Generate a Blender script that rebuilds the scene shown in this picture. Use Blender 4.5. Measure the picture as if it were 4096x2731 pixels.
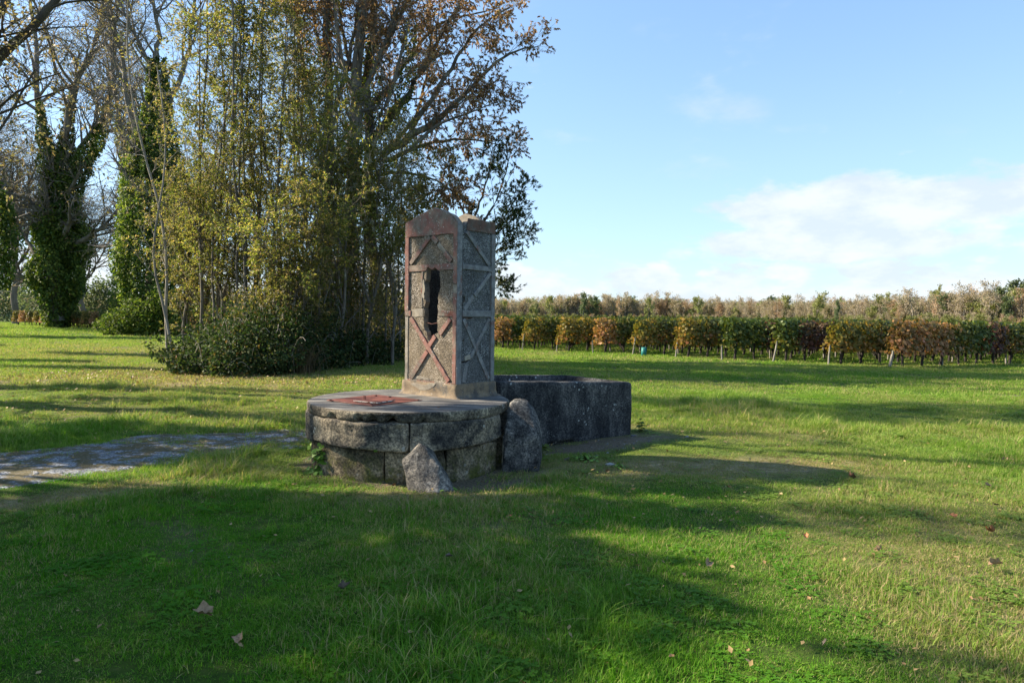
import bpy, bmesh, math, random
import numpy as np
from mathutils import Vector, Matrix, Euler, geometry

for o in list(bpy.data.objects): bpy.data.objects.remove(o)
C = bpy.context.scene.collection
SC = bpy.context.scene
R = math.radians

# ------------------------------------------------------------------ camera
FPX = 2731.0                                   # focal length in photo pixels (4096 wide)
EYE = Vector((0, 0, 1.6))
PITCH = math.atan((1365.5 - 1273) / FPX); ROLL = 0.0136
cF = Vector((0, math.cos(PITCH), -math.sin(PITCH)))
cU0 = Vector((0, math.sin(PITCH), math.cos(PITCH)))
cX = Vector((1, 0, 0))
cR = cX * math.cos(ROLL) + cU0 * math.sin(ROLL)
cU = cU0 * math.cos(ROLL) - cX * math.sin(ROLL)
cam_d = bpy.data.cameras.new('camera'); cam = bpy.data.objects.new('camera', cam_d); C.objects.link(cam)
m = Matrix((cR, cU, -cF)).transposed().to_4x4(); m.translation = EYE
cam.matrix_world = m
cam_d.sensor_width = 36; cam_d.lens = 36 * FPX / 4096
cam_d.clip_start = 0.05; cam_d.clip_end = 3000
SC.camera = cam

def ray(px, py): return cF + cR * ((px - 2048) / FPX) + cU * ((1365.5 - py) / FPX)
def gnd(px, py, h=0.0):
    d = ray(px, py); return EYE + d * ((h - 1.6) / d.z)
def at(px, py, z):                              # photo pixel at depth z (metres)
    return EYE + ray(px, py) * z

# ------------------------------------------------------------------ light
SUN_EL = R(34.0); SUN_AZ = R(-77.5)                # low sun from the left, a little behind the scene
S = Vector((math.sin(SUN_AZ) * math.cos(SUN_EL), math.cos(SUN_AZ) * math.cos(SUN_EL), math.sin(SUN_EL)))
sd = bpy.data.lights.new('sun', 'SUN'); sd.energy = 5.0; sd.angle = R(0.53); sd.color = (1.0, 0.86, 0.68)
so = bpy.data.objects.new('sun', sd); C.objects.link(so); so.rotation_euler = S.to_track_quat('Z', 'Y').to_euler(); so.location = (-20, 0, 30)

w = bpy.data.worlds.new('World'); SC.world = w; w.use_nodes = True
wt = w.node_tree; wt.nodes.clear()

class NT:
    def __init__(s, tree): s.t = tree
    def n(s, typ, _props=None, **inp):
        nd = s.t.nodes.new(typ)
        for k, v in (_props or {}).items(): setattr(nd, k, v)
        for k, v in inp.items():
            key = int(k[1:]) if k[0] == 'i' and k[1:].isdigit() else k.replace('_', ' ')
            s.set(nd.inputs[key], v)
        return nd
    def set(s, sock, v):
        if isinstance(v, bpy.types.NodeSocket): s.t.links.new(v, sock)
        elif isinstance(v, bpy.types.Node): s.t.links.new(v.outputs[0], sock)
        else:
            if isinstance(v, (tuple, list)) and len(v) == 3 and sock.type == 'RGBA': v = (*v, 1)
            sock.default_value = v
    def math(s, op, a, b=0.0, c=0.0, clamp=False):
        nd = s.t.nodes.new('ShaderNodeMath'); nd.operation = op; nd.use_clamp = clamp
        s.set(nd.inputs[0], a); s.set(nd.inputs[1], b)
        if len(nd.inputs) > 2: s.set(nd.inputs[2], c)
        return nd.outputs[0]
    def vmath(s, op, a, b=(0, 0, 0)):
        nd = s.t.nodes.new('ShaderNodeVectorMath'); nd.operation = op
        s.set(nd.inputs[0], a); s.set(nd.inputs[1], b)
        return nd.outputs[0]
    def mix(s, f, a, b, typ='MIX'):
        nd = s.t.nodes.new('ShaderNodeMix'); nd.data_type = 'RGBA'; nd.blend_type = typ
        s.set(nd.inputs[0], f); s.set(nd.inputs[6], a); s.set(nd.inputs[7], b)
        return nd.outputs[2]
    def ramp(s, f, stops, interp='LINEAR'):
        nd = s.t.nodes.new('ShaderNodeValToRGB'); s.set(nd.inputs[0], f)
        cr = nd.color_ramp; cr.interpolation = interp
        while len(cr.elements) < len(stops): cr.elements.new(0.5)
        for e, (p, c) in zip(cr.elements, stops):
            e.position = p; e.color = (*c, 1) if len(c) == 3 else c
        return nd.outputs[0]
    def rmap(s, v, a, b, c=0.0, d=1.0):
        nd = s.t.nodes.new('ShaderNodeMapRange'); nd.interpolation_type = 'SMOOTHSTEP'
        s.set(nd.inputs[0], v)
        for i, x in enumerate((a, b, c, d)): s.set(nd.inputs[i + 1], x)
        return nd.outputs[0]
    def noise(s, vec, scale, detail=4.0, rough=0.55, dist=0.0, out=0):
        nd = s.n('ShaderNodeTexNoise', Scale=scale, Detail=detail, Roughness=rough, Distortion=dist)
        if vec is not None: s.set(nd.inputs['Vector'], vec)
        return nd.outputs[out]
    def voro(s, vec, scale, out='Distance', feature='F1', rand=1.0):
        nd = s.n('ShaderNodeTexVoronoi', {'feature': feature}, Scale=scale, Randomness=rand)
        if vec is not None: s.set(nd.inputs['Vector'], vec)
        return nd.outputs[out]

# sky: Nishita with thin low clouds in the direction domain
W = NT(wt)
sky = W.n('ShaderNodeTexSky', {'sky_type': 'NISHITA', 'sun_disc': False, 'sun_elevation': SUN_EL, 'sun_rotation': SUN_AZ,
                              'altitude': 20, 'air_density': 1.0, 'dust_density': 0.55, 'ozone_density': 2.2})
tc = W.n('ShaderNodeTexCoord').outputs['Generated']
sep = W.n('ShaderNodeSeparateXYZ', Vector=tc)
az = W.math('ARCTAN2', sep.outputs[0], sep.outputs[1]); el = W.math('ARCSINE', sep.outputs[2])
cv = W.n('ShaderNodeCombineXYZ', X=W.math('MULTIPLY', az, 1.0), Y=W.math('MULTIPLY', el, 2.2), Z=0.0).outputs[0]
def gauss(u0, su, v0, sv):
    a = W.math('DIVIDE', W.math('SUBTRACT', az, u0), su); b = W.math('DIVIDE', W.math('SUBTRACT', el, v0), sv)
    return W.math('EXPONENT', W.math('MULTIPLY', W.math('ADD', W.math('MULTIPLY', a, a), W.math('MULTIPLY', b, b)), -1.0))
n1 = W.noise(cv, 5.0, 9, 0.56, 0.15); n2 = W.noise(cv, 11.0, 9, 0.55); n3 = W.noise(cv, 16.0, 8, 0.6)
low = W.math('SUBTRACT', 1.0, W.rmap(W.math('ABSOLUTE', W.math('SUBTRACT', el, 0.035)), 0.02, 0.085))   # bank of small cumulus along the horizon
big = gauss(0.50, 0.24, 0.148, 0.042)
big2 = gauss(0.42, 0.20, 0.105, 0.03)
other = W.math('MULTIPLY', gauss(-2.2, 0.6, 0.2, 0.08), 1.0)
m_low = W.rmap(W.math('ADD', W.math('MULTIPLY', low, 0.30), n2), 0.66, 0.80)
m_big = W.rmap(W.math('ADD', W.math('MULTIPLY', W.math('MAXIMUM', W.math('MAXIMUM', big, big2), other), 0.55), W.math('MULTIPLY', W.math('ADD', n1, n3), 0.5)), 0.66, 0.84)
m_wisp = W.math('MULTIPLY', W.rmap(n1, 0.54, 0.74), W.rmap(el, 0.75, 0.15, 0.0, 0.5))
veil = W.rmap(el, 0.42, 0.0, 0.0, 0.22)
cm = W.math('MAXIMUM', W.math('MAXIMUM', m_low, m_big), m_wisp, clamp=True)
shade = W.ramp(W.noise(cv, 9.0, 6, 0.6), [(0.40, (3.15, 3.45, 3.8)), (0.60, (4.05, 4.1, 4.15))])
soft = W.n('ShaderNodeGamma', Color=sky.outputs[0], Gamma=0.62).outputs[0]        # eases the bright horizon, keeps the blue above
skyc = W.mix(veil, W.mix(1.0, soft, (1.24, 1.55, 1.84), 'MULTIPLY'), (3.3, 3.8, 4.1))
col = W.mix(W.math('MULTIPLY', cm, 0.78), skyc, shade)
bg = W.n('ShaderNodeBackground', Color=col, Strength=0.085)
wo = W.n('ShaderNodeOutputWorld'); wt.links.new(bg.outputs[0], wo.inputs[0])

SC.view_settings.view_transform = 'Standard'; SC.view_settings.look = 'None'
SC.view_settings.gamma = 1; SC.view_settings.use_curve_mapping = False
SC.view_settings.exposure = 1.6
SC.cycles.max_bounces = 7; SC.cycles.diffuse_bounces = 3; SC.cycles.glossy_bounces = 2; SC.cycles.transmission_bounces = 4

# ------------------------------------------------------------------ helpers
rng = np.random.default_rng(7)
random.seed(7)

def tag(o, label=None, cat=None, group=None, kind=None):
    if label: o['label'] = label
    if cat: o['category'] = cat
    if group: o['group'] = group
    if kind: o['kind'] = kind
    return o
def link(name, me, mt=None, parent=None, loc=None):
    o = bpy.data.objects.new(name, me); C.objects.link(o)
    if mt is not None and not me.materials: me.materials.append(mt)
    if parent is not None: o.parent = parent
    if loc is not None: o.location = loc
    return o
def empty(name, loc, rz=0.0, **k):
    o = bpy.data.objects.new(name, None); C.objects.link(o); o.location = loc; o.rotation_euler = (0, 0, rz)
    o.empty_display_size = 0.2
    return tag(o, **k)
def np_mesh(name, V, loops, sizes, smooth=False, attrs=None):
    me = bpy.data.meshes.new(name)
    V = np.asarray(V, np.float32); loops = np.asarray(loops, np.int32).ravel(); sizes = np.asarray(sizes, np.int32)
    me.vertices.add(len(V)); me.vertices.foreach_set('co', V.ravel())
    me.loops.add(len(loops)); me.loops.foreach_set('vertex_index', loops)
    me.polygons.add(len(sizes))
    me.polygons.foreach_set('loop_start', np.concatenate(([0], np.cumsum(sizes)[:-1])).astype(np.int32))
    if smooth: me.polygons.foreach_set('use_smooth', np.ones(len(sizes), bool))
    for k, a in (attrs or {}).items():
        at_ = me.attributes.new(k, 'FLOAT', 'POINT'); at_.data.foreach_set('value', np.asarray(a, np.float32))
    me.update(calc_edges=True); me.validate()
    return me
def quads(name, V, F, smooth=False, attrs=None):
    F = np.asarray(F); return np_mesh(name, V, F, np.full(len(F), F.shape[1]), smooth, attrs)

_sn = {}
def fnoise(P, scale, seed=0, octv=3):
    """smooth pseudo noise in about -1..1, from sums of sines; P (n,3)"""
    P = np.asarray(P, float)
    k = (seed, octv)
    if k not in _sn:
        g = np.random.default_rng(1000 + seed)
        _sn[k] = [(g.normal(size=(7, 3)), g.uniform(0, 6.28, 7)) for _ in range(octv)]
    out = np.zeros(len(P)); amp = 1.0; sc = scale; tot = 0
    for D, ph in _sn[k]:
        out += amp * np.sin(P @ (D.T * sc) + ph).mean(1) * 1.9; tot += amp; amp *= 0.5; sc *= 2.1
    return out / tot

def gh(x, y):
    """ground height"""
    x = np.asarray(x, float); y = np.asarray(y, float)
    P = np.stack([x, y, np.zeros_like(x)], -1).reshape(-1, 3)
    n = fnoise(P, 0.35, 5, 3).reshape(x.shape) * 0.03 + fnoise(P, 1.6, 6, 2).reshape(x.shape) * 0.012
    r0 = np.hypot(x, y); far = np.clip((r0 - 40) / 60, 0, 1)
    h = n * np.clip(r0 / 6, 0.3, 1) * (1 - far) - 0.01
    h -= 0.045 * np.exp(-(((x - 0.75) / 0.8) ** 2 + ((y - 8.35) / 0.5) ** 2))        # worn earth before the trough
    h -= 0.04 * np.exp(-(((x + 0.35) / 0.5) ** 2 + ((y - 6.55) / 0.25) ** 2))
    h -= 0.02 * np.exp(-((np.hypot(x + 1.13, y - 7.6) - 1.25) / 0.2) ** 2)
    return h
def gz(x, y): return float(gh(np.array([x]), np.array([y]))[0])

def tubes(P, Rd, sides, close=True):
    """P (n,k,3), Rd (n,k) -> verts, quads"""
    n, k, _ = P.shape
    T = np.gradient(P, axis=1); T /= np.linalg.norm(T, axis=2, keepdims=True) + 1e-9
    ref = np.where(np.abs(T[..., 2:3]) > 0.9, np.array([1., 0, 0]), np.array([0, 0, 1.]))
    A = np.cross(T, ref); A /= np.linalg.norm(A, axis=2, keepdims=True) + 1e-9
    B = np.cross(T, A)
    th = np.arange(sides) * 2 * np.pi / sides
    V = P[:, :, None, :] + Rd[:, :, None, None] * (A[:, :, None, :] * np.cos(th)[None, None, :, None] + B[:, :, None, :] * np.sin(th)[None, None, :, None])
    idx = np.arange(n * k * sides).reshape(n, k, sides)
    a = idx[:, :-1, :]; b = np.roll(idx, -1, 2)[:, :-1, :]; c = np.roll(idx, -1, 2)[:, 1:, :]; d = idx[:, 1:, :]
    F = np.stack([a, d, c, b], -1).reshape(-1, 4)
    return V.reshape(-1, 3), F
def join_vf(parts):
    Vs, Fs, o = [], [], 0
    for V, F in parts:
        Vs.append(V); Fs.append(F + o); o += len(V)
    return np.concatenate(Vs), np.concatenate(Fs)
def polyres(pts, k):
    pts = np.array([list(p) for p in pts], float)
    d = np.concatenate(([0], np.cumsum(np.linalg.norm(np.diff(pts, axis=0), axis=1))))
    # Catmull-like smoothing by cubic sampling of chord-length
    t = np.linspace(0, d[-1], k)
    out = np.stack([np.interp(t, d, pts[:, i]) for i in range(3)], 1)
    for _ in range(2):
        out[1:-1] = (out[:-2] + 2 * out[1:-1] + out[2:]) / 4
    return out

def children(P, Rd, n, g, tmin=0.25, tmax=1.0, ln=1.0, lnv=0.35, ang=45, angv=12, segs=4, wob=0.18, trop=0.15, rr=0.6, taper=0.25, lfall=0.5, rmin=0.003, bias=None):
    """n children for every polyline; returns P2 (n2,segs+1,3), R2"""
    N, k, _ = P.shape
    idx = np.repeat(np.arange(N), n); M = len(idx)
    t = (np.tile(np.arange(n), N) + g.uniform(0, 1, M)) / n * (tmax - tmin) + tmin
    f = t * (k - 1); i0 = np.minimum(f.astype(int), k - 2); fr = (f - i0)[:, None]
    p0 = P[idx, i0] * (1 - fr) + P[idx, i0 + 1] * fr
    r0 = Rd[idx, i0] * (1 - fr[:, 0]) + Rd[idx, i0 + 1] * fr[:, 0]
    T = P[idx, i0 + 1] - P[idx, i0]; T /= np.linalg.norm(T, axis=1, keepdims=True) + 1e-9
    rnd = g.normal(size=(M, 3))
    if bias is not None: rnd += np.asarray(bias)
    pr = rnd - (rnd * T).sum(1, keepdims=True) * T; pr /= np.linalg.norm(pr, axis=1, keepdims=True) + 1e-9
    a = np.radians(ang + g.normal(size=M) * angv)[:, None]
    D = np.cos(a) * T + np.sin(a) * pr
    L = ln * (1 - lfall * (t - tmin) / max(tmax - tmin, 1e-3)) * np.exp(g.normal(size=M) * lnv)
    P2 = np.zeros((M, segs + 1, 3)); P2[:, 0] = p0
    for s in range(segs):
        D = D + g.normal(size=(M, 3)) * wob + np.array([0, 0, trop]); D /= np.linalg.norm(D, axis=1, keepdims=True)
        P2[:, s + 1] = P2[:, s] + D * (L / segs)[:, None]
    rb = np.maximum(r0 * rr, rmin)
    R2 = rb[:, None] * np.linspace(1, taper, segs + 1)[None, :]
    return P2, np.maximum(R2, rmin * 0.6)

def leaf_cards(P, D, L, Wd, g, attr=None, droop=0.0, fold=0.25):
    """one folded rhombus leaf per point"""
    n = len(P)
    D = D + g.normal(size=(n, 3)) * 0.45; D[:, 2] -= droop
    D /= np.linalg.norm(D, axis=1, keepdims=True) + 1e-9
    up = g.normal(size=(n, 3)) * 0.7 + np.array([0, 0, 1.0])
    Sd = np.cross(D, up); Sd /= np.linalg.norm(Sd, axis=1, keepdims=True) + 1e-9
    Nn = np.cross(Sd, D)
    L = (L * g.uniform(0.7, 1.25, n))[:, None]; Wd = (Wd * g.uniform(0.75, 1.2, n))[:, None]
    V = np.stack([P, P + D * L * 0.45 + Sd * Wd * 0.5 + Nn * Wd * fold, P + D * L, P + D * L * 0.45 - Sd * Wd * 0.5 + Nn * Wd * fold], 1).reshape(-1, 3)
    F = np.arange(4 * n).reshape(n, 4)
    r = np.repeat(g.uniform(0, 1, n) if attr is None else attr, 4)
    return V, F, r
def along(P, n, g, tmin=0.2):
    N, k, _ = P.shape
    idx = np.repeat(np.arange(N), n); M = len(idx)
    f = g.uniform(tmin, 1, M) * (k - 1); i0 = np.minimum(f.astype(int), k - 2); fr = (f - i0)[:, None]
    p = P[idx, i0] * (1 - fr) + P[idx, i0 + 1] * fr
    T = P[idx, i0 + 1] - P[idx, i0]; T /= np.linalg.norm(T, axis=1, keepdims=True) + 1e-9
    return p, T

# ------------------------------------------------------------------ materials
def new_mat(name):
    mt = bpy.data.materials.new(name); mt.use_nodes = True; mt.node_tree.nodes.clear()
    return mt, NT(mt.node_tree)
def finish(N, color, rough=0.85, bump=None, strength=0.3, dist=0.02, spec=0.25, metal=0.0):
    b = N.n('ShaderNodeBsdfPrincipled'); N.set(b.inputs['Base Color'], color); N.set(b.inputs['Roughness'], rough)
    b.inputs['Specular IOR Level'].default_value = spec; b.inputs['Metallic'].default_value = metal
    if bump is not None:
        bn = N.n('ShaderNodeBump', Strength=strength, Distance=dist, Height=bump); N.set(b.inputs['Normal'], bn.outputs[0])
    o = N.n('ShaderNodeOutputMaterial'); N.t.links.new(b.outputs[0], o.inputs[0])
def leaf_mat(name, stops, trans=0.35, nscale=0.5, nlo=(0.72, 0.72, 0.72), nhi=(1.2, 1.2, 1.2), rough=0.55):
    mt, N = new_mat(name)
    a = N.n('ShaderNodeAttribute', {'attribute_name': 'r'}).outputs['Fac']
    c = N.ramp(a, stops)
    pos = N.n('ShaderNodeTexCoord').outputs['Object']
    v = N.noise(pos, nscale, 3)
    c = N.mix(1.0, c, N.ramp(v, [(0.35, nlo), (0.65, nhi)]), 'MULTIPLY')
    d = N.n('ShaderNodeBsdfPrincipled', Roughness=rough); N.set(d.inputs['Base Color'], c); d.inputs['Specular IOR Level'].default_value = 0.3
    t = N.n('ShaderNodeBsdfTranslucent', Color=N.mix(1.0, c, (1.25, 1.3, 0.7), 'MULTIPLY'))
    mx = N.n('ShaderNodeMixShader', i0=trans, i1=d.outputs[0], i2=t.outputs[0])
    o = N.n('ShaderNodeOutputMaterial'); N.t.links.new(mx.outputs[0], o.inputs[0])
    return mt
def bark_mat(name, dark, pale, scale=6.0, lich=None):
    mt, N = new_mat(name)
    pos = N.n('ShaderNodeTexCoord').outputs['Object']
    st = N.vmath('MULTIPLY', pos, (1, 1, 0.25))
    n = N.noise(st, scale, 5, 0.65)
    c = N.ramp(n, [(0.3, dark), (0.7, pale)])
    if lich: c = N.mix(N.rmap(N.noise(pos, scale * 0.6, 4), 0.55, 0.68), c, lich)
    finish(N, c, 0.9, n, 0.6, 0.03)
    return mt

def stone_mat(name, ramp, nscale=2.0, spots=0.5, spotcol=(0.42, 0.42, 0.38), streak=False, tint=None, bump=0.6, moss=None, fine=42.0):
    mt, N = new_mat(name)
    pos = N.n('ShaderNodeTexCoord').outputs['Object']
    v = N.vmath('MULTIPLY', pos, (1.3, 1.3, 0.6)) if streak else pos
    a = N.noise(v, nscale, 8, 0.68, 0.3)
    c = N.ramp(a, ramp)
    b = N.noise(pos, fine, 5, 0.7)
    c = N.mix(0.85, c, N.ramp(b, [(0.38, (0.28, 0.28, 0.29)), (0.50, (0.95, 0.95, 0.95)), (0.64, (2.1, 2.0, 1.85))]), 'MULTIPLY')
    if spots:
        mk = N.math('MULTIPLY', N.rmap(N.math('ADD', N.voro(pos, 15.0), N.math('MULTIPLY', N.noise(pos, 70.0, 2), .25)), 0.40, 0.30), N.rmap(N.noise(pos, 3.2, 3), 0.54, 0.60))
        mk2 = N.math('MULTIPLY', N.rmap(N.noise(pos, 60.0, 3, 0.7), 0.60, 0.68), N.rmap(N.noise(pos, 3.0, 4), 0.42, 0.6))
        c = N.mix(N.math('MULTIPLY', N.math('MAXIMUM', mk, mk2), spots), c, spotcol)
    if tint: c = N.mix(N.rmap(N.noise(pos, tint[1], 4), 0.48, 0.62, 0, tint[2]), c, tint[0])
    if moss:
        z = N.n('ShaderNodeSeparateXYZ', Vector=pos).outputs[2]
        mm = N.math('MULTIPLY', N.rmap(z, moss[0], moss[1]), N.rmap(N.noise(pos, 5.0, 6, 0.7), 0.42, 0.60))
        c = N.mix(mm, c, N.ramp(N.noise(pos, 40.0, 3), [(0.35, (0.035, 0.045, 0.010)), (0.7, (0.13, 0.13, 0.030))]))
    h = N.math('ADD', N.math('MULTIPLY', a, 0.8), N.math('MULTIPLY', b, 0.5))
    h = N.math('ADD', h, N.math('MULTIPLY', N.noise(pos, 95.0, 3, 0.6), 0.25))
    finish(N, c, 0.92, h, bump, 0.03, 0.2)
    return mt

M = {}
M['ring'] = stone_mat('ring_stone', [(0.36, (0.020, 0.020, 0.020)), (0.45, (0.062, 0.058, 0.050)), (0.53, (0.17, 0.145, 0.105)), (0.64, (0.33, 0.28, 0.20))], 2.6, 0.8)
M['base'] = stone_mat('base_stone', [(0.36, (0.034, 0.029, 0.020)), (0.47, (0.095, 0.080, 0.052)), (0.58, (0.21, 0.175, 0.115)), (0.7, (0.32, 0.27, 0.19))], 3.4, 0.35, moss=(0.32, 0.05), bump=1.0)
M['slab_edge'] = stone_mat('slab_concrete', [(0.38, (0.040, 0.037, 0.030)), (0.5, (0.12, 0.105, 0.078)), (0.62, (0.27, 0.235, 0.17))], 4.0, 0.5, bump=1.0)
M['trough'] = stone_mat('trough_stone', [(0.40, (0.020, 0.022, 0.025)), (0.52, (0.050, 0.052, 0.054)), (0.62, (0.10, 0.10, 0.097)), (0.74, (0.22, 0.215, 0.195))], 3.0, 0.75, (0.38, 0.40, 0.38), streak=True)
M['guard'] = stone_mat('guard_stone', [(0.38, (0.025, 0.026, 0.027)), (0.48, (0.075, 0.075, 0.073)), (0.57, (0.17, 0.165, 0.15)), (0.68, (0.33, 0.31, 0.27))], 3.6, 0.9, bump=1.0)
M['rock'] = stone_mat('leaning_rock', [(0.36, (0.045, 0.044, 0.042)), (0.48, (0.10, 0.096, 0.088)), (0.60, (0.20, 0.185, 0.16)), (0.72, (0.33, 0.31, 0.27))], 4.5, 0.4, bump=1.0)

# slab top: smooth dark-grey screed with brushed pale streaks
mt, N = new_mat('slab_top')
pos = N.n('ShaderNodeTexCoord').outputs['Object']
a = N.noise(N.vmath('MULTIPLY', pos, (1.2, 5.0, 1)), 2.0, 8, 0.7, 0.3); b = N.noise(pos, 60, 4, 0.7)
c = N.ramp(a, [(0.36, (0.050, 0.050, 0.050)), (0.50, (0.095, 0.093, 0.088)), (0.66, (0.24, 0.23, 0.205))])
c = N.mix(0.6, c, N.ramp(b, [(0.3, (0.5, 0.5, 0.5)), (0.7, (1.35, 1.33, 1.3))]), 'MULTIPLY')
finish(N, c, 0.8, N.math('ADD', N.math('MULTIPLY', a, 0.5), N.math('MULTIPLY', b, 0.3)), 0.35, 0.01); M['slab_top'] = mt

def dash_mat(name, dark, mid, pale, soft):
    mt, N = new_mat(name)
    pos = N.n('ShaderNodeTexCoord').outputs['Object']
    vo = N.voro(pos, 120.0); vc = N.voro(pos, 120.0, 'Color')
    cell = N.n('ShaderNodeSeparateColor', Color=vc).outputs[0]
    big = N.noise(pos, 3.2, 5, 0.65)
    base = N.ramp(N.math('ADD', N.math('MULTIPLY', cell, 0.5), N.math('MULTIPLY', big, 0.6)), [(0.30, dark), (0.52, mid), (0.78, tuple(x * 1.5 for x in mid)), (0.86, pale)])
    lich = N.math('MULTIPLY', N.rmap(cell, 0.45, 0.75), N.rmap(N.noise(pos, 5.0, 5, 0.7), 0.47, 0.62))
    c = N.mix(N.math('MULTIPLY', lich, 0.8), base, pale)
    c = N.mix(N.rmap(vo, 0.35, 0.75, 0, 0.45), c, tuple(x * 0.4 for x in dark))
    c = N.mix(N.rmap(N.noise(pos, 1.7, 4, 0.6), 0.50, 0.68, 0, 0.45), c, soft)
    h = N.math('SUBTRACT', 1.0, vo)
    finish(N, c, 0.9, h, 0.9, 0.012, 0.25)
    return mt
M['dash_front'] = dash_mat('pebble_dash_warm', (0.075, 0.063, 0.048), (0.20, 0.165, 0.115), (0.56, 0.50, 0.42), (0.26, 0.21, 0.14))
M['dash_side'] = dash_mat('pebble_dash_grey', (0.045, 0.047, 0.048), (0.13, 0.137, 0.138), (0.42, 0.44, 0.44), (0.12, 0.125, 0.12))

def paint_mat(name, paint, worn, wlo, whi, speck):
    mt, N = new_mat(name)
    pos = N.n('ShaderNodeTexCoord').outputs['Object']
    big = N.noise(pos, 5.5, 7, 0.72); fine = N.noise(pos, 55.0, 4, 0.7)
    p = N.mix(0.8, paint, N.ramp(N.noise(pos, 9.0, 5, 0.7), [(0.3, (0.55, 0.50, 0.48)), (0.6, (1.1, 1.08, 1.05)), (0.8, (1.5, 1.5, 1.45))]), 'MULTIPLY')
    wr = N.ramp(N.noise(pos, 14, 5, 0.7), [(0.35, tuple(x * 0.5 for x in worn)), (0.65, worn)])
    c = N.mix(N.rmap(N.math('ADD', N.math('MULTIPLY', big, 0.75), N.math('MULTIPLY', fine, 0.25)), wlo, whi), p, wr)
    c = N.mix(N.math('MULTIPLY', N.rmap(N.noise(pos, 45, 3, 0.6), 0.62, 0.70), speck), c, (0.50, 0.48, 0.44))
    finish(N, c, 0.85, N.math('ADD', big, N.math('MULTIPLY', fine, 0.5)), 0.4, 0.008)
    return mt
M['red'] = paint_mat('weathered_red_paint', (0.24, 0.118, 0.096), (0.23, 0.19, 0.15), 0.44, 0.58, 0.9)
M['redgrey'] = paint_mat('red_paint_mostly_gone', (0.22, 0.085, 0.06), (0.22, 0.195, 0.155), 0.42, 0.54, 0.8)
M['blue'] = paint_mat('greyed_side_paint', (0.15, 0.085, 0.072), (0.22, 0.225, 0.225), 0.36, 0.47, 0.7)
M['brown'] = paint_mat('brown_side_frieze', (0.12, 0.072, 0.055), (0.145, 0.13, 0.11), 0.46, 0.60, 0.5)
M['render'] = paint_mat('bare_grey_mortar', (0.24, 0.215, 0.17), (0.36, 0.33, 0.27), 0.46, 0.60, 0.4)
M['plinth'] = paint_mat('plinth_mortar', (0.20, 0.155, 0.10), (0.105, 0.095, 0.08), 0.47, 0.60, 0.3)
M['inner'] = paint_mat('inner_wall_concrete', (0.23, 0.20, 0.165), (0.16, 0.145, 0.12), 0.45, 0.6, 0.1)
mt, N = new_mat('rusty_painted_steel')
pos = N.n('ShaderNodeTexCoord').outputs['Object']
a = N.noise(pos, 7, 7, 0.7)
finish(N, N.ramp(a, [(0.3, (0.085, 0.030, 0.022)), (0.55, (0.15, 0.052, 0.038)), (0.75, (0.21, 0.085, 0.055))]), 0.6, N.noise(pos, 80, 3), 0.25, 0.004); M['rust'] = mt
mt, N = new_mat('flaking_pale_edge')
pos = N.n('ShaderNodeTexCoord').outputs['Object']
finish(N, N.ramp(N.noise(pos, 30, 4, 0.7), [(0.42, (0.10, 0.05, 0.03)), (0.5, (0.5, 0.46, 0.38)), (0.6, (0.62, 0.60, 0.55))]), 0.7); M['flake'] = mt

M['bark_pale'] = bark_mat('pale_bark', (0.15, 0.135, 0.11), (0.34, 0.31, 0.26), 9)
M['bark'] = bark_mat('grey_bark', (0.055, 0.048, 0.040), (0.19, 0.17, 0.14), 5, (0.28, 0.265, 0.21))
M['bark_dark'] = bark_mat('dark_bark', (0.035, 0.030, 0.025), (0.11, 0.095, 0.075), 5)
M['twig'] = bark_mat('far_twigs', (0.085, 0.075, 0.062), (0.22, 0.195, 0.16), 3)
M['vinewood'] = bark_mat('vine_wood', (0.012, 0.011, 0.010), (0.055, 0.047, 0.040), 22)
M['stake'] = bark_mat('grey_stake_wood', (0.14, 0.13, 0.11), (0.32, 0.30, 0.26), 14)
M['l_olive'] = leaf_mat('olive_leaves', [(0, (0.075, 0.11, 0.028)), (0.4, (0.16, 0.165, 0.045)), (0.75, (0.27, 0.23, 0.09)), (1, (0.37, 0.25, 0.15))], 0.52)
M['l_yellow'] = leaf_mat('yellow_green_leaves', [(0, (0.09, 0.145, 0.028)), (0.45, (0.21, 0.23, 0.05)), (0.8, (0.33, 0.30, 0.10)), (1, (0.42, 0.28, 0.15))], 0.52)
M['l_brown'] = leaf_mat('russet_dead_leaves', [(0, (0.16, 0.085, 0.055)), (0.5, (0.38, 0.21, 0.125)), (0.8, (0.54, 0.34, 0.22)), (1, (0.20, 0.22, 0.05))], 0.45)
M['l_green'] = leaf_mat('dark_ash_leaves', [(0, (0.018, 0.045, 0.016)), (0.6, (0.045, 0.085, 0.025)), (0.85, (0.09, 0.11, 0.03)), (1, (0.13, 0.06, 0.025))], 0.3)
M['l_ivy'] = leaf_mat('ivy_leaves', [(0, (0.030, 0.065, 0.012)), (0.55, (0.085, 0.14, 0.022)), (1, (0.23, 0.27, 0.05))], 0.35, 0.6, rough=0.7)
M['l_bramble'] = leaf_mat('bramble_leaves', [(0, (0.016, 0.036, 0.011)), (0.6, (0.038, 0.070, 0.020)), (0.9, (0.09, 0.11, 0.03)), (1, (0.15, 0.075, 0.03))], 0.3, 0.8, rough=0.75)
M['l_sparse'] = leaf_mat('last_pale_leaves', [(0, (0.13, 0.125, 0.07)), (0.6, (0.24, 0.21, 0.12)), (1, (0.28, 0.18, 0.11))], 0.4)
M['l_far_tan'] = leaf_mat('far_tan_crown', [(0, (0.27, 0.225, 0.175)), (0.5, (0.38, 0.32, 0.245)), (1, (0.46, 0.37, 0.26))], 0.35, 0.15, (0.8, 0.8, 0.8), (1.15, 1.15, 1.15))  # far crowns, here and below: paler, flatter colour stands in for distance haze
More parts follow.
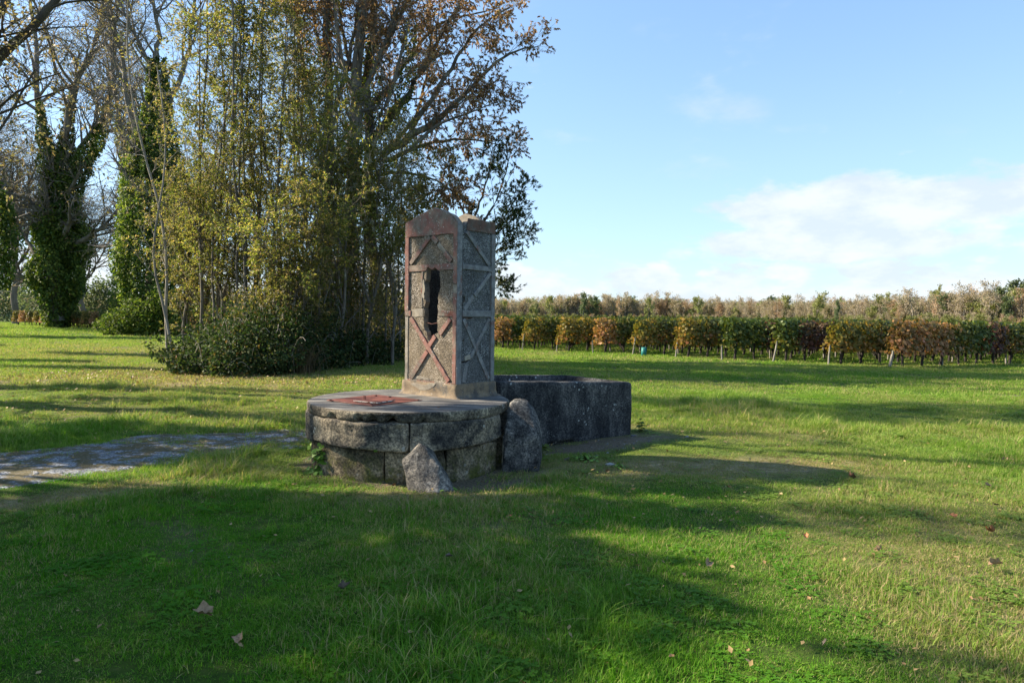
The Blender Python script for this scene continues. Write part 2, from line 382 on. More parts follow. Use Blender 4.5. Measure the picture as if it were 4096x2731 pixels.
M['l_far_russet'] = leaf_mat('far_russet_crown', [(0, (0.34, 0.22, 0.15)), (1, (0.48, 0.33, 0.21))], 0.3, 0.15)
M['l_far_green'] = leaf_mat('far_green_crown', [(0, (0.16, 0.19, 0.07)), (1, (0.32, 0.32, 0.12))], 0.3, 0.15)
M['l_far_dark'] = leaf_mat('far_dark_green_crown', [(0, (0.08, 0.12, 0.06)), (1, (0.18, 0.22, 0.11))], 0.3, 0.15)
M['l_vine'] = leaf_mat('vine_leaves', [(0, (0.030, 0.055, 0.012)), (0.5, (0.070, 0.10, 0.018)), (0.75, (0.16, 0.16, 0.03)), (0.92, (0.32, 0.19, 0.05)), (1, (0.26, 0.085, 0.04))], 0.22, 2.0)
M['l_vine_gold'] = leaf_mat('golden_vine_leaves', [(0, (0.05, 0.08, 0.015)), (0.3, (0.11, 0.12, 0.025)), (0.6, (0.28, 0.20, 0.045)), (0.85, (0.42, 0.21, 0.06)), (1, (0.34, 0.10, 0.05))], 0.28, 2.0)
M['l_vine_red'] = leaf_mat('reddening_vine_leaves', [(0, (0.06, 0.085, 0.02)), (0.25, (0.16, 0.13, 0.04)), (0.6, (0.40, 0.21, 0.09)), (0.85, (0.44, 0.20, 0.12)), (1, (0.30, 0.08, 0.06))], 0.28, 2.0)
M['l_vine_dark'] = leaf_mat('purple_brown_vine_leaves', [(0, (0.05, 0.06, 0.02)), (0.5, (0.10, 0.055, 0.035)), (1, (0.19, 0.06, 0.055))], 0.3, 2.0)
M['fluff'] = leaf_mat('clematis_seed_fluff', [(0, (0.36, 0.34, 0.30)), (1, (0.52, 0.49, 0.44))], 0.4)
M['l_litter'] = leaf_mat('leaf_litter', [(0, (0.11, 0.06, 0.025)), (0.5, (0.25, 0.155, 0.065)), (1, (0.38, 0.27, 0.12))], 0.15)
M['straw'] = leaf_mat('dry_grass_straw', [(0, (0.16, 0.12, 0.06)), (1, (0.38, 0.30, 0.16))], 0.3)

# grass: blade tint is an attribute, dryness comes from the place it grows
mt, N = new_mat('grass_blades')
r_ = N.n('ShaderNodeAttribute', {'attribute_name': 'r'}).outputs['Fac']
dry = N.n('ShaderNodeAttribute', {'attribute_name': 'dry', 'attribute_type': 'INSTANCER'}).outputs['Fac']
lush = N.n('ShaderNodeAttribute', {'attribute_name': 'lush', 'attribute_type': 'INSTANCER'}).outputs['Fac']
g1 = N.ramp(r_, [(0, (0.042, 0.155, 0.005)), (0.6, (0.085, 0.255, 0.008)), (1, (0.17, 0.32, 0.02))])  # deep low-red green: lush growth, and the shade colour of the foreground
g2 = N.ramp(r_, [(0, (0.13, 0.21, 0.030)), (0.6, (0.235, 0.31, 0.065)), (1, (0.39, 0.39, 0.13))])
c = N.mix(lush, g2, g1)
c = N.mix(N.rmap(N.math('ADD', r_, dry), 0.86, 1.10), c, N.ramp(r_, [(0, (0.20, 0.15, 0.065)), (1, (0.40, 0.32, 0.17))]))
d = N.n('ShaderNodeBsdfPrincipled', Roughness=0.6); N.set(d.inputs['Base Color'], c); d.inputs['Specular IOR Level'].default_value = 0.12
t = N.n('ShaderNodeBsdfTranslucent', Color=N.mix(1.0, c, (1.1, 1.35, 0.5), 'MULTIPLY'))
mx = N.n('ShaderNodeMixShader', i0=0.4, i1=d.outputs[0], i2=t.outputs[0])
o = N.n('ShaderNodeOutputMaterial'); N.t.links.new(mx.outputs[0], o.inputs[0]); M['grass'] = mt

# soil and turf under the blades
mt, N = new_mat('turf_soil')
pos = N.n('ShaderNodeNewGeometry').outputs['Position']
a = N.noise(pos, 0.5, 5, 0.6); b = N.noise(pos, 9.0, 6, 0.7); c2 = N.noise(pos, 45.0, 4, 0.7)
turf = N.ramp(N.math('ADD', N.math('MULTIPLY', a, 0.4), N.math('MULTIPLY', b, 0.6)), [(0.36, (0.022, 0.048, 0.006)), (0.52, (0.045, 0.080, 0.010)), (0.66, (0.13, 0.125, 0.045))])
soil = N.ramp(c2, [(0.3, (0.07, 0.055, 0.038)), (0.55, (0.15, 0.12, 0.085)), (0.75, (0.26, 0.22, 0.17))])
bare = N.n('ShaderNodeAttribute', {'attribute_name': 'bare'}).outputs['Fac']
dg = N.n('ShaderNodeAttribute', {'attribute_name': 'dryg'}).outputs['Fac']
turf = N.mix(dg, turf, N.ramp(N.math('ADD', N.math('MULTIPLY', b, 0.5), N.math('MULTIPLY', c2, 0.5)), [(0.38, (0.10, 0.085, 0.038)), (0.52, (0.22, 0.18, 0.095)), (0.64, (0.36, 0.30, 0.18))]))
c = N.mix(bare, turf, soil)
finish(N, c, 0.95, N.math('ADD', b, c2), 0.7, 0.03, 0.1); M['soil'] = mt
mt, N = new_mat('blue_grey_gravel')
pos = N.n('ShaderNodeNewGeometry').outputs['Position']
v = N.voro(pos, 55.0, 'Color'); vd = N.voro(pos, 55.0)
cell = N.n('ShaderNodeSeparateColor', Color=v).outputs[0]
c = N.ramp(N.math('ADD', N.math('MULTIPLY', cell, 0.6), N.math('MULTIPLY', N.noise(pos, 6, 5), 0.4)), [(0.2, (0.055, 0.063, 0.075)), (0.5, (0.135, 0.148, 0.17)), (0.8, (0.30, 0.32, 0.34))])
c = N.mix(N.rmap(N.noise(pos, 3.5, 5, 0.7), 0.44, 0.54), c, N.ramp(N.noise(pos, 30, 4), [(0.3, (0.05, 0.05, 0.02)), (0.7, (0.14, 0.11, 0.06))]))
finish(N, c, 0.9, N.math('SUBTRACT', 1, vd), 0.8, 0.012, 0.2); M['gravel'] = mt
mt, N = new_mat('pale_pebble')
finish(N, N.ramp(N.n('ShaderNodeObjectInfo').outputs['Random'], [(0, (0.12, 0.12, 0.125)), (1, (0.34, 0.34, 0.33))]), 0.9); M['pebble'] = mt
mt, N = new_mat('teal_plastic'); finish(N, (0.02, 0.16, 0.15, 1), 0.5); M['teal'] = mt

# ------------------------------------------------------------------ scatter by geometry nodes (stuff only)
def scatter(name, pts, rot, scl, var, protos, extra=None, label=None, cat=None):
    me = bpy.data.meshes.new(name); me.vertices.add(len(pts)); me.vertices.foreach_set('co', np.asarray(pts, np.float32).ravel())
    def A(k, ty, a, f='value'):
        at_ = me.attributes.new(k, ty, 'POINT'); at_.data.foreach_set(f, a)
    A('rot', 'FLOAT_VECTOR', np.asarray(rot, np.float32).ravel(), 'vector'); A('scl', 'FLOAT_VECTOR', np.asarray(scl, np.float32).ravel(), 'vector')
    A('var', 'INT', np.asarray(var, np.int32))
    for k, a in (extra or {}).items(): A(k, 'FLOAT', np.asarray(a, np.float32))
    ob = link(name, me); tag(ob, label=label, cat=cat, kind='stuff')
    ng = bpy.data.node_groups.new(name, 'GeometryNodeTree')
    ng.interface.new_socket('Geometry', in_out='INPUT', socket_type='NodeSocketGeometry')
    ng.interface.new_socket('Geometry', in_out='OUTPUT', socket_type='NodeSocketGeometry')
    G = NT(ng); gi = G.n('NodeGroupInput'); go = G.n('NodeGroupOutput'); jn = G.n('GeometryNodeJoinGeometry')
    vr = G.n('GeometryNodeInputNamedAttribute', {'data_type': 'INT'}, Name='var').outputs['Attribute']
    ro = G.n('GeometryNodeInputNamedAttribute', {'data_type': 'FLOAT_VECTOR'}, Name='rot').outputs['Attribute']
    sc = G.n('GeometryNodeInputNamedAttribute', {'data_type': 'FLOAT_VECTOR'}, Name='scl').outputs['Attribute']
    er = G.n('FunctionNodeEulerToRotation', Euler=ro).outputs[0]
    for k, pm in enumerate(protos):
        po = bpy.data.objects.new(name + '_piece', pm)
        oi = G.n('GeometryNodeObjectInfo', Object=po)
        cmp_ = G.n('FunctionNodeCompare', {'data_type': 'INT', 'operation': 'EQUAL'})
        ng.links.new(vr, cmp_.inputs[2]); cmp_.inputs[3].default_value = k
        ip = G.n('GeometryNodeInstanceOnPoints')
        ng.links.new(gi.outputs[0], ip.inputs['Points']); ng.links.new(cmp_.outputs[0], ip.inputs['Selection'])
        ng.links.new(oi.outputs['Geometry'], ip.inputs['Instance']); ng.links.new(er, ip.inputs['Rotation']); ng.links.new(sc, ip.inputs['Scale'])
        ng.links.new(ip.outputs[0], jn.inputs[0])
    ng.links.new(jn.outputs[0], go.inputs[0])
    md = ob.modifiers.new('scatter', 'NODES'); md.node_group = ng
    return ob

# ------------------------------------------------------------------ ground, path
def spaced(lo, hi, c0, dmin, grow):
    a = [c0]; d = dmin
    while a[-1] < hi: a.append(a[-1] + d); d *= grow
    b = [c0]; d = dmin
    while b[-1] > lo: b.append(b[-1] - d); d *= grow
    return np.array(sorted(set(b + a)))
# signed distance-like masks in metres
PA, PB = np.array([-5.15, 6.75]), np.array([-2.4, 9.25])
pdir = (PB - PA) / np.linalg.norm(PB - PA); pnrm = np.array([-pdir[1], pdir[0]])
def path_m(x, y):
    u = (x - PA[0]) * pdir[0] + (y - PA[1]) * pdir[1]; v = (x - PA[0]) * pnrm[0] + (y - PA[1]) * pnrm[1]
    P = np.stack([x, y, 0 * x], -1)
    ed = fnoise(P, 2.2, 11, 4) * 0.45
    hw = 1.1 - 0.10 * np.clip(u, -6, 4.5)
    m_ = np.clip((hw + ed - np.abs(v - 0.15)) / 0.35, 0, 1) * np.clip((4.6 - u + ed) / 0.7, 0, 1)
    return m_
def bare_m(x, y):
    P = np.stack([x, y, 0 * x], -1); e = fnoise(P, 3.0, 12, 3)
    a = np.exp(-(((x - 1.15) / 1.05) ** 2 + ((y - 8.80 - 0.60 * (x - 1.15)) / 0.42) ** 2)) * 1.5
    b = np.exp(-(((x + 0.25) / 0.62) ** 2 + ((y - 6.62 - 0.2 * x) / 0.28) ** 2)) * 1.4
    d = np.hypot(x + 1.13, y - 7.6) - 1.1
    c_ = np.exp(-(d / 0.16) ** 2) * 0.9
    pt = np.clip(fnoise(P, 1.3, 13, 3) - 0.62, 0, 1) * 2.0
    return np.clip(np.maximum.reduce([a, b, c_, pt]) + e * 0.28 - 0.12, 0, 1)
def dry_m(x, y):
    P = np.stack([x, y, 0 * x], -1); e = fnoise(P, 1.6, 14, 3)
    def G(cx_, cy_, sx, sy, k=1.0, sl=0.0): return k * np.exp(-(((x - cx_) / sx) ** 2 + ((y - cy_ - sl * (x - cx_)) / sy) ** 2))
    v = np.maximum.reduce([G(2.2, 7.5, 2.2, 0.65, 0.95, 0.10), G(-3.9, 5.85, 1.6, 0.35, 0.9, 0.62), G(-1.2, 6.0, 1.5, 0.30, 0.5),
                           G(1.6, 10.4, 1.0, 0.5, 0.5), G(-4.5, 11.0, 3.5, 1.2, 0.5), G(-8.5, 16.5, 6.0, 3.5, 0.62), G(-18, 28, 12, 8, .45), G(4.2, 4.5, 2.2, 2.6, 0.42), G(3.0, 9.6, 3, 0.6, 0.4)])
    return np.clip(v + 0.20 + e * 0.34, 0, 1)

xs = spaced(-700, 700, -1.0, 0.11, 1.045); ys = spaced(-60, 900, 6.5, 0.11, 1.045)
gx, gy = np.meshgrid(xs, ys, indexing='ij'); gzv = gh(gx, gy)
V = np.stack([gx, gy, gzv], -1).reshape(-1, 3); ii = np.arange(gx.size).reshape(gx.shape)
F = np.stack([ii[:-1, :-1], ii[1:, :-1], ii[1:, 1:], ii[:-1, 1:]], -1).reshape(-1, 4)
me = quads('ground', V, F, True, {'bare': bare_m(V[:, 0], V[:, 1]), 'dryg': np.clip(dry_m(V[:, 0], V[:, 1]) * 1.6 - .45, 0, 1)})
tag(link('ground', me, M['soil']), kind='structure')

# gravel path: a thin sheet with a ragged edge, laid on the ground
px_, py_ = np.meshgrid(np.arange(-9.5, -1.2, 0.06), np.arange(2.0, 10.8, 0.06), indexing='ij')
pm = path_m(px_.ravel(), py_.ravel()).reshape(px_.shape)
V = np.stack([px_, py_, gh(px_, py_) + 0.006 + 0.012 * pm - 0.02 * (pm < 0.05)], -1).reshape(-1, 3); ii = np.arange(px_.size).reshape(px_.shape)
F = np.stack([ii[:-1, :-1], ii[1:, :-1], ii[1:, 1:], ii[:-1, 1:]], -1).reshape(-1, 4)
keep = pm.ravel()[F].max(1) > 0.12; F = F[keep]
used, inv = np.unique(F, return_inverse=True)
tag(link('gravel_path', quads('gravel_path', V[used], inv.reshape(-1, 4), True), M['gravel']), kind='structure')

# ------------------------------------------------------------------ grass
def blade_patch(name, n, rad, hmin, hmax, wid, g, bend=0.5, segs=2):
    pr = rad * np.sqrt(g.uniform(0, 1, n)); pa = g.uniform(0, 6.283, n)
    P = np.stack([pr * np.cos(pa), pr * np.sin(pa), np.full(n, -0.008)], 1)
    h = g.uniform(hmin, hmax, n) * (1 - 0.4 * (pr / rad) ** 2); az_ = g.uniform(0, 6.283, n)
    bd = np.abs(g.normal(0.35, 0.3, n)) * bend
    D = np.stack([np.cos(az_), np.sin(az_), 0 * az_], 1); Sd = np.stack([-np.sin(az_ + g.normal(0, .5, n)), np.cos(az_), 0 * az_], 1)
    rows = []
    for s in range(segs + 1):
        t_ = s / segs
        c_ = P + D * (bd * h * t_ ** 2)[:, None] * 1.4 + np.array([0, 0, 1.0]) * (h * t_ * (1 - 0.35 * bd * t_))[:, None]
        if s < segs:
            w_ = (wid * g.uniform(0.7, 1.3, n) * (1 - 0.45 * t_))[:, None] * 0.5
            rows += [c_ - Sd * w_, c_ + Sd * w_]
        else: rows.append(c_)
    V = np.stack(rows, 1); k = V.shape[1]
    base = np.arange(n)[:, None] * k
    loops, sizes = [], []
    q = np.array([[0, 1, 3, 2]] if segs == 2 else [])
    fq = np.concatenate([base + np.array([2 * s, 2 * s + 1, 2 * s + 3, 2 * s + 2]) for s in range(segs - 1)])
    ft = base + np.array([2 * segs - 2, 2 * segs - 1, 2 * segs])
    loops = np.concatenate([fq.ravel(), ft.ravel()]); sizes = np.concatenate([np.full(len(fq), 4), np.full(len(ft), 3)])
    me = np_mesh(name, V.reshape(-1, 3), loops, sizes, False, {'r': np.repeat(g.uniform(0, 1, n), k)})
    me.materials.append(M['grass']); return me
def clover_patch(name, n, g):
    pr = 0.13 * np.sqrt(g.uniform(0, 1, n)); pa = g.uniform(0, 6.283, n); h = g.uniform(0.02, 0.05, n)
    c_ = np.stack([pr * np.cos(pa), pr * np.sin(pa), h], 1); Vs = []
    for i in range(n):
        for j in range(3):
            a_ = pa[i] * 3 + j * 2.094; d_ = np.array([math.cos(a_), math.sin(a_), g.uniform(-.2, .4)]); s_ = np.array([-math.sin(a_), math.cos(a_), 0])
            L = g.uniform(0.014, 0.024)
            Vs += [c_[i], c_[i] + d_ * L * .5 + s_ * L * .45, c_[i] + d_ * L, c_[i] + d_ * L * .5 - s_ * L * .45]
    me = quads(name, np.array(Vs), np.arange(len(Vs)).reshape(-1, 4), False, {'r': np.repeat(g.uniform(0, .3, n * 3), 4)})
    me.materials.append(M['grass']); return me
gprotos = [blade_patch('short_turf', 110, 0.13, 0.02, 0.055, 0.0034, rng, 0.9), blade_patch('short_turf', 120, 0.14, 0.015, 0.05, 0.0032, rng, 1.2),
           blade_patch('lawn_tuft', 90, 0.12, 0.04, 0.10, 0.0036, rng, 0.8), blade_patch('lawn_tuft', 80, 0.13, 0.05, 0.12, 0.0038, rng, 0.9),
           blade_patch('long_tuft', 55, 0.07, 0.10, 0.22, 0.0045, rng, 1.3, 3), blade_patch('long_tuft', 45, 0.09, 0.08, 0.19, 0.0045, rng, 1.5, 3),
           clover_patch('clover', 40, rng),
           blade_patch('coarse_turf', 120, 0.32, 0.03, 0.10, 0.010, rng, 0.9), blade_patch('coarse_turf', 110, 0.34, 0.03, 0.12, 0.011, rng, 0.9)]
def ring_pts(y0, y1, dens, g, fx=0.86, left=None):
    n = int(dens * (fx * (y1 ** 2 - y0 ** 2) + 4.4 * (y1 - y0))); y = np.sqrt(g.uniform(y0 ** 2, y1 ** 2, n)); x = g.uniform(-1, 1, n) * (y * fx + 2.2)
    return x, y
gxs, gys, gvs, gss, ghz = [], [], [], [], []
for (y0, y1, dens, big_, smin) in ((1.9, 5, 240, False, 1.0), (5, 9, 165, False, 1.05), (9, 15, 75, False, 1.35), (15, 26, 17, True, 1.0), (26, 45, 5.5, True, 1.5), (45, 95, 1.3, True, 2.6)):
    x, y = ring_pts(y0, y1, dens, rng)
    P = np.stack([x, y, 0 * x], -1)
    tall = fnoise(P, 0.9, 21, 3) + fnoise(P, 3.0, 22, 2) * 0.5
    u = rng.uniform(0, 1, len(x))
    if big_: v = np.where(u < .5, 7, 8)
    else:
        v = np.where(u < .5, 0, 1)
        v = np.where((tall + rng.normal(0, .35, len(x))) > 0.0, np.where(u < .5, 2, 3), v)
        v = np.where((tall + rng.normal(0, .3, len(x)) > 0.72), np.where(u < .5, 4, 5), v)
        v = np.where(u > 0.965, 6, v)
    dr = dry_m(x, y); ba = bare_m(x, y); pa_ = path_m(x, y)
    kp = rng.uniform(0, 1, len(x)) > np.clip(ba * 1.1 + 0.25 * (dr > .75), 0, .97)
    kp &= rng.uniform(0, 1, len(x)) > np.clip(pa_ * (0.72 + 0.9 * fnoise(P, 2.6, 23, 3)), 0, .97)
    dw = np.hypot(x + 1.13, y - 7.6); kp &= dw > 1.10
    # trough and guard stone footprints
    tu = (x + 0.19) * 0.802 + (y - 8.22) * 0.597; tv = -(x + 0.19) * 0.597 + (y - 8.22) * 0.802
    kp &= ~((tu > -0.05) & (tu < 2.42) & (tv > -0.02) & (tv < 1.25))
    v = np.where((dr > 0.55) & ~np.isin(v, (7, 8)) & (u < .8), np.where(u < .4, 0, 1), v)
    s = smin * np.clip(1 + 0.3 * tall + rng.normal(0, .12, len(x)), 0.5, 1.6) * np.where(pa_ > .4, .7, 1)
    hz = np.where(v >= 7, .75, np.clip(0.62 + 0.25 * tall, .4, 1.1)) * np.where(dw < 1.7, .6, 1) * np.where((tv < 0) & (tv > -.5) & (tu > -.3) & (tu < 3), .6, 1)
    gxs.append(x[kp]); gys.append(y[kp]); gvs.append(v[kp]); gss.append(s[kp]); ghz.append(hz[kp])
x = np.concatenate(gxs); y = np.concatenate(gys); v = np.concatenate(gvs); s = np.concatenate(gss); hz = np.concatenate(ghz)
P = np.stack([x, y, gh(x, y)], -1)
lush_shade_v = np.clip(0.30 + 0.5 * fnoise(P, 0.7, 24, 3) - 0.5 * dry_m(x, y) + 0.45 * (y < 6.5) * (x < 2) - 0.25 * (x < -2) * (y > 9.5), 0, 1)  # the near-left term paints the foreground tree shade into the blade colour
print('grass instances', len(x))
scatter('grass', P, np.stack([rng.normal(0, .08, len(x)), rng.normal(0, .08, len(x)), rng.uniform(0, 6.28, len(x))], -1), np.stack([s, s, s * hz], -1), v, gprotos,
        {'dry': dry_m(x, y) * 0.82, 'lush': lush_shade_v}, 'rough green meadow grass with straw coloured patches', 'grass')

# pebbles on the path and the bare earth
def pebble(g, name='pebble'):
    bm = bmesh.new(); bmesh.ops.create_icosphere(bm, subdivisions=1, radius=1)
    for q in bm.verts: q.co *= 1 + g.normal() * .14; q.co.z *= 0.55
    me = bpy.data.meshes.new(name); bm.to_mesh(me); bm.free(); me.materials.append(M['pebble']); return me
n = 9000; x = rng.uniform(-8, 2.6, n); y = rng.uniform(3.0, 10.8, n)
pk = (rng.uniform(0, 1, n) < np.maximum(path_m(x, y) * 0.9, bare_m(x, y) * 0.35)) & (np.hypot(x + 1.13, y - 7.6) > 1.12); x, y = x[pk], y[pk]
s = np.exp(rng.normal(-4.8, .45, len(x)))
scatter('path_gravel', np.stack([x, y, gh(x, y) + 0.014 * path_m(x, y)], -1), rng.uniform(0, 6, (len(x), 3)) * np.array([.1, .1, 1]), np.stack([s, s, s], -1), rng.integers(0, 3, len(x)), [pebble(rng) for _ in range(3)],
        None, 'loose pale grey pebbles on the gravel path and bare earth', 'gravel')
# small dead leaves in the grass
def litter(g):
    V = np.array([[0, 0, 0], [.4, .32, .12], [1, 0, .1], [.45, -.3, .14], [.5, 0, 0.02]]); V[:, 2] += g.normal(0, .07, 5)
    me = np_mesh('dead_leaf', V, [0, 4, 1, 1, 4, 2, 2, 4, 3, 3, 4, 0], [3, 3, 3, 3], False, {'r': np.full(5, g.uniform())}); me.materials.append(M['l_litter']); return me
pts = []
for (cx_, cy_, sx, sy, n) in ((-9.5, 17.5, 2.6, 1.6, 1500), (-4.5, 16.8, 3.5, .7, 900), (-5, 12.5, 4, 2, 900), (-4.0, 9.3, 2.5, 1.2, 260), (2, 8.0, 3, 1.8, 120), (1.5, 6.4, 2, .6, 60), (4, 22, 9, 5, 400), (7, 28, 9, 3, 900), (2.2, 4, 2.5, 1.6, 260), (-2, 4.5, 2, 1.2, 90), (3.5, 7, 2.5, 1.5, 200), (-1.5, 6.2, 1.2, .25, 40)):
    pts.append(np.stack([rng.normal(cx_, sx, n), rng.normal(cy_, sy, n)], -1))
pts = np.concatenate(pts); x, y = pts[:, 0], pts[:, 1]; k = (np.hypot(x + 1.13, y - 7.6) > 1.12) & (y > 2.2); x, y = x[k], y[k]
s = rng.uniform(0.03, 0.06, len(x)) * np.clip(y / 9, 0.75, 1.5)
scatter('leaf_litter', np.stack([x, y, gh(x, y) + rng.uniform(0.01, 0.05, len(x))], -1), rng.normal(0, 1, (len(x), 3)) * np.array([.4, .4, 3]), np.stack([s, s, s], -1), rng.integers(0, 5, len(x)), [litter(rng) for _ in range(5)],
        None, 'small brown dead leaves strewn through the grass', 'leaf litter')


# ------------------------------------------------------------------ solid shapes
def bm_mesh(name, bm, smooth=False):
    bmesh.ops.recalc_face_normals(bm, faces=bm.faces)
    me = bpy.data.meshes.new(name); bm.to_mesh(me); bm.free()
    if smooth: me.polygons.foreach_set('use_smooth', np.ones(len(me.polygons), bool))
    return me
def grid_box(nx, ny, nz):
    """surface grid of the cube -1..1, quads"""
    def lin(n):
        t = np.linspace(-1, 1, n + 1); return np.sign(t) * (1 - (1 - np.abs(t)) ** 1.5)     # denser near the edges
    X, Y, Z = lin(nx), lin(ny), lin(nz); key = {}; V = []; F = []
    def vid(i, j, k):
        q = (i, j, k)
        if q not in key: key[q] = len(V); V.append((X[i], Y[j], Z[k]))
        return key[q]
    for k in (0, nz):
        for i in range(nx):
            for j in range(ny):
                f = [vid(i, j, k), vid(i + 1, j, k), vid(i + 1, j + 1, k), vid(i, j + 1, k)]; F.append(f if k else f[::-1])
    for j in (0, ny):
        for i in range(nx):
            for k in range(nz):
                f = [vid(i, j, k), vid(i + 1, j, k), vid(i + 1, j, k + 1), vid(i, j, k + 1)]; F.append(f if not j else f[::-1])
    for i in (0, nx):
        for j in range(ny):
            for k in range(nz):
                f = [vid(i, j, k), vid(i, j + 1, k), vid(i, j + 1, k + 1), vid(i, j, k + 1)]; F.append(f[::-1] if not i else f)
    return np.array(V), np.array(F)
def rounded(V, h, r):
    q = V * h; inner = np.clip(q, -(h - r), h - r); d = q - inner; L = np.linalg.norm(d, axis=1, keepdims=True)
    return np.where(L > 1e-6, inner + d / np.maximum(L, 1e-6) * np.minimum(L, r), q)
def noisy(P, amp, scale, seed, octv=4):
    return P + np.stack([fnoise(P, scale, seed + i, octv) for i in range(3)], 1) * amp

WC = np.array([-1.13, 7.60]); T = 0.685          # well centre, height of the slab top
def theta(px, rad, side=-1):
    """angle on the well's circle of radius rad seen at photo column px (near side)"""
    a = (px - 2048) / FPX
    A_ = 1 + a * a; B_ = -2 * (WC[0] * a + WC[1]); C_ = WC @ WC - rad * rad
    D_ = B_ * B_ - 4 * A_ * C_
    if D_ < 0: return math.atan2(-0.1, 1 if a > -0.15 else -1)
    y_ = (-B_ - math.sqrt(D_)) / (2 * A_)
    return math.atan2(y_ - WC[1], a * y_ - WC[0])
well = empty('stone_well', (WC[0], WC[1], 0), label='round stone well with a concrete cover slab, under the tall pump housing', cat='well')
def arc_stone(t0, t1, r0, r1, z0, z1, seed, mt, amp=0.012, name='stone', droop=(0, 0)):
    n = max(8, int((t1 - t0) * r1 / 0.035))
    V, F = grid_box(n, 5, 9)
    h = np.array([(t1 - t0) / 2 * r1, (r1 - r0) / 2, (z1 - z0) / 2]); q = rounded(V, h, 0.022) / h
    th = (t0 + t1) / 2 + q[:, 0] * (t1 - t0) / 2; rr_ = (r0 + r1) / 2 + q[:, 1] * (r1 - r0) / 2; zz = (z0 + z1) / 2 + q[:, 2] * (z1 - z0) / 2
    lowf = (1 - q[:, 2]) / 2; u = (q[:, 0] + 1) / 2
    zz = zz + lowf * (droop[0] * (1 - u) + droop[1] * u)
    P = np.stack([rr_ * np.cos(th), rr_ * np.sin(th), zz], 1)
    P = noisy(P, amp, 9.0, seed); P = noisy(P, amp * 0.45, 38.0, seed + 3, 2)
    # worn hollows on the outer face
    for (ht, hz, hr, hd) in HOLL:
        dd = np.hypot((th - ht) * r1, zz - hz) / hr
        k_ = np.where(q[:, 1] > 0, hd * np.clip(1 - dd * dd, 0, 1), 0); P[:, 0] -= np.cos(th) * k_; P[:, 1] -= np.sin(th) * k_
    link(name, quads(name, P, F, True), mt, well)
ju = [theta(1255, 1.10), theta(1639, 1.10), theta(2003, 1.09)]
HOLL = [(theta(1396, 1.1), 0.50, 0.035, 0.05), (theta(1600, 1.1), 0.53, 0.05, 0.035), (theta(1250, 1.1), 0.53, 0.04, 0.03)]
gp = 0.0035
U = [(ju[0] + gp, ju[1] - gp), (ju[1] + gp, ju[2] - gp), (ju[0] - 0.62, ju[0] - gp), (ju[0] - 1.5, ju[0] - 0.64), (ju[2] + 0.16, ju[2] + 0.95), (ju[2] + 0.97, ju[2] + 2 * math.pi - (ju[2] - ju[0]) - 1.52)]
for i, (a_, b_) in enumerate(U):
    arc_stone(a_, b_, 0.78, 1.115, 0.31, 0.585, 30 + i, M['ring'], 0.013, 'stone', (0.02, -0.015) if i != 1 else (-0.02, 0.03))
HOLL = []
jl = [theta(1262, 1.05), theta(1541, 1.05), theta(1790, 1.05), theta(1990, 1.04)]
Lw = [(jl[0] + gp, jl[1] - gp), (jl[1] + gp, jl[2] - gp), (jl[2] + gp, jl[3]), (jl[0] - 0.7, jl[0] - gp), (jl[0] - 1.6, jl[0] - 0.72), (jl[3] + 0.15, jl[3] + 1.1), (jl[3] + 1.12, jl[3] + 2 * math.pi - (jl[3] - jl[0]) - 1.62)]
for i, (a_, b_) in enumerate(Lw):
    arc_stone(a_, b_, 0.76, 1.055, -0.12, 0.305, 50 + i, M['base'], 0.020)
# cover slab
nt_, prof = 360, [(0.0, T - .02), (0.6, T - .02), (0.0, T + .012), (0.35, T + .010), (0.7, T + .006), (0.9, T + .003), (1.03, T), (1.092, T - .001), (1.104, T - .008), (1.107, T - .03), (1.102, T - .055), (1.104, T - .078), (1.094, T - .100), (1.0, T - .103), (0.75, T - .103)]
prof = prof[2:]
th = np.arange(nt_) * 2 * np.pi / nt_
V = [np.array([0, 0, T + .012])]
V = np.concatenate([[[0, 0, T + .012]], np.concatenate([np.stack([r * np.cos(th), r * np.sin(th), np.full(nt_, z)], 1) for r, z in prof[1:]])])
nr = len(prof) - 1
F3 = [[0, 1 + j, 1 + (j + 1) % nt_] for j in range(nt_)]
F4 = [[1 + r * nt_ + j, 1 + (r + 1) * nt_ + j, 1 + (r + 1) * nt_ + (j + 1) % nt_, 1 + r * nt_ + (j + 1) % nt_] for r in range(nr - 1) for j in range(nt_)]
rad_ = np.hypot(V[:, 0], V[:, 1]); edge = np.clip((rad_ - 1.0) / 0.08, 0, 1) * np.clip((T - V[:, 2] + .004) / .03, 0.12, 1)
V2 = noisy(V, 0.006, 5.0, 70); V2 = noisy(V2, 0.0035, 53, 74, 4); V = V * (1 - edge[:, None]) + V2 * edge[:, None]
for pxc, wd, dz in ((1568, .05, .042), (1490, .05, .020), (1330, .05, .010), (1440, .03, .012), (1700, .03, .008)):              # broken bites in the lower edge
    tc_ = theta(pxc, 1.1); dd = (np.arctan2(V[:, 1], V[:, 0]) - tc_) * 1.1
    k_ = np.exp(-(dd / wd) ** 2) * (rad_ > 0.98) * np.clip((T - 0.03 - V[:, 2]) / 0.05, 0, 1); V[:, 2] += dz * k_; V[:, :2] *= (1 - 0.04 * k_)[:, None]
loops = np.concatenate([np.array(F3).ravel(), np.array(F4).ravel()]); sizes = [3] * len(F3) + [4] * len(F4)
me = np_mesh('cover_slab', V, loops, sizes, True); me.materials.append(M['slab_top']); me.materials.append(M['slab_edge'])
mi = np.zeros(len(sizes), np.int32); mi[len(F3) + 4 * nt_:] = 1
me.polygons.foreach_set('material_index', mi)
link('cover_slab', me, None, well)

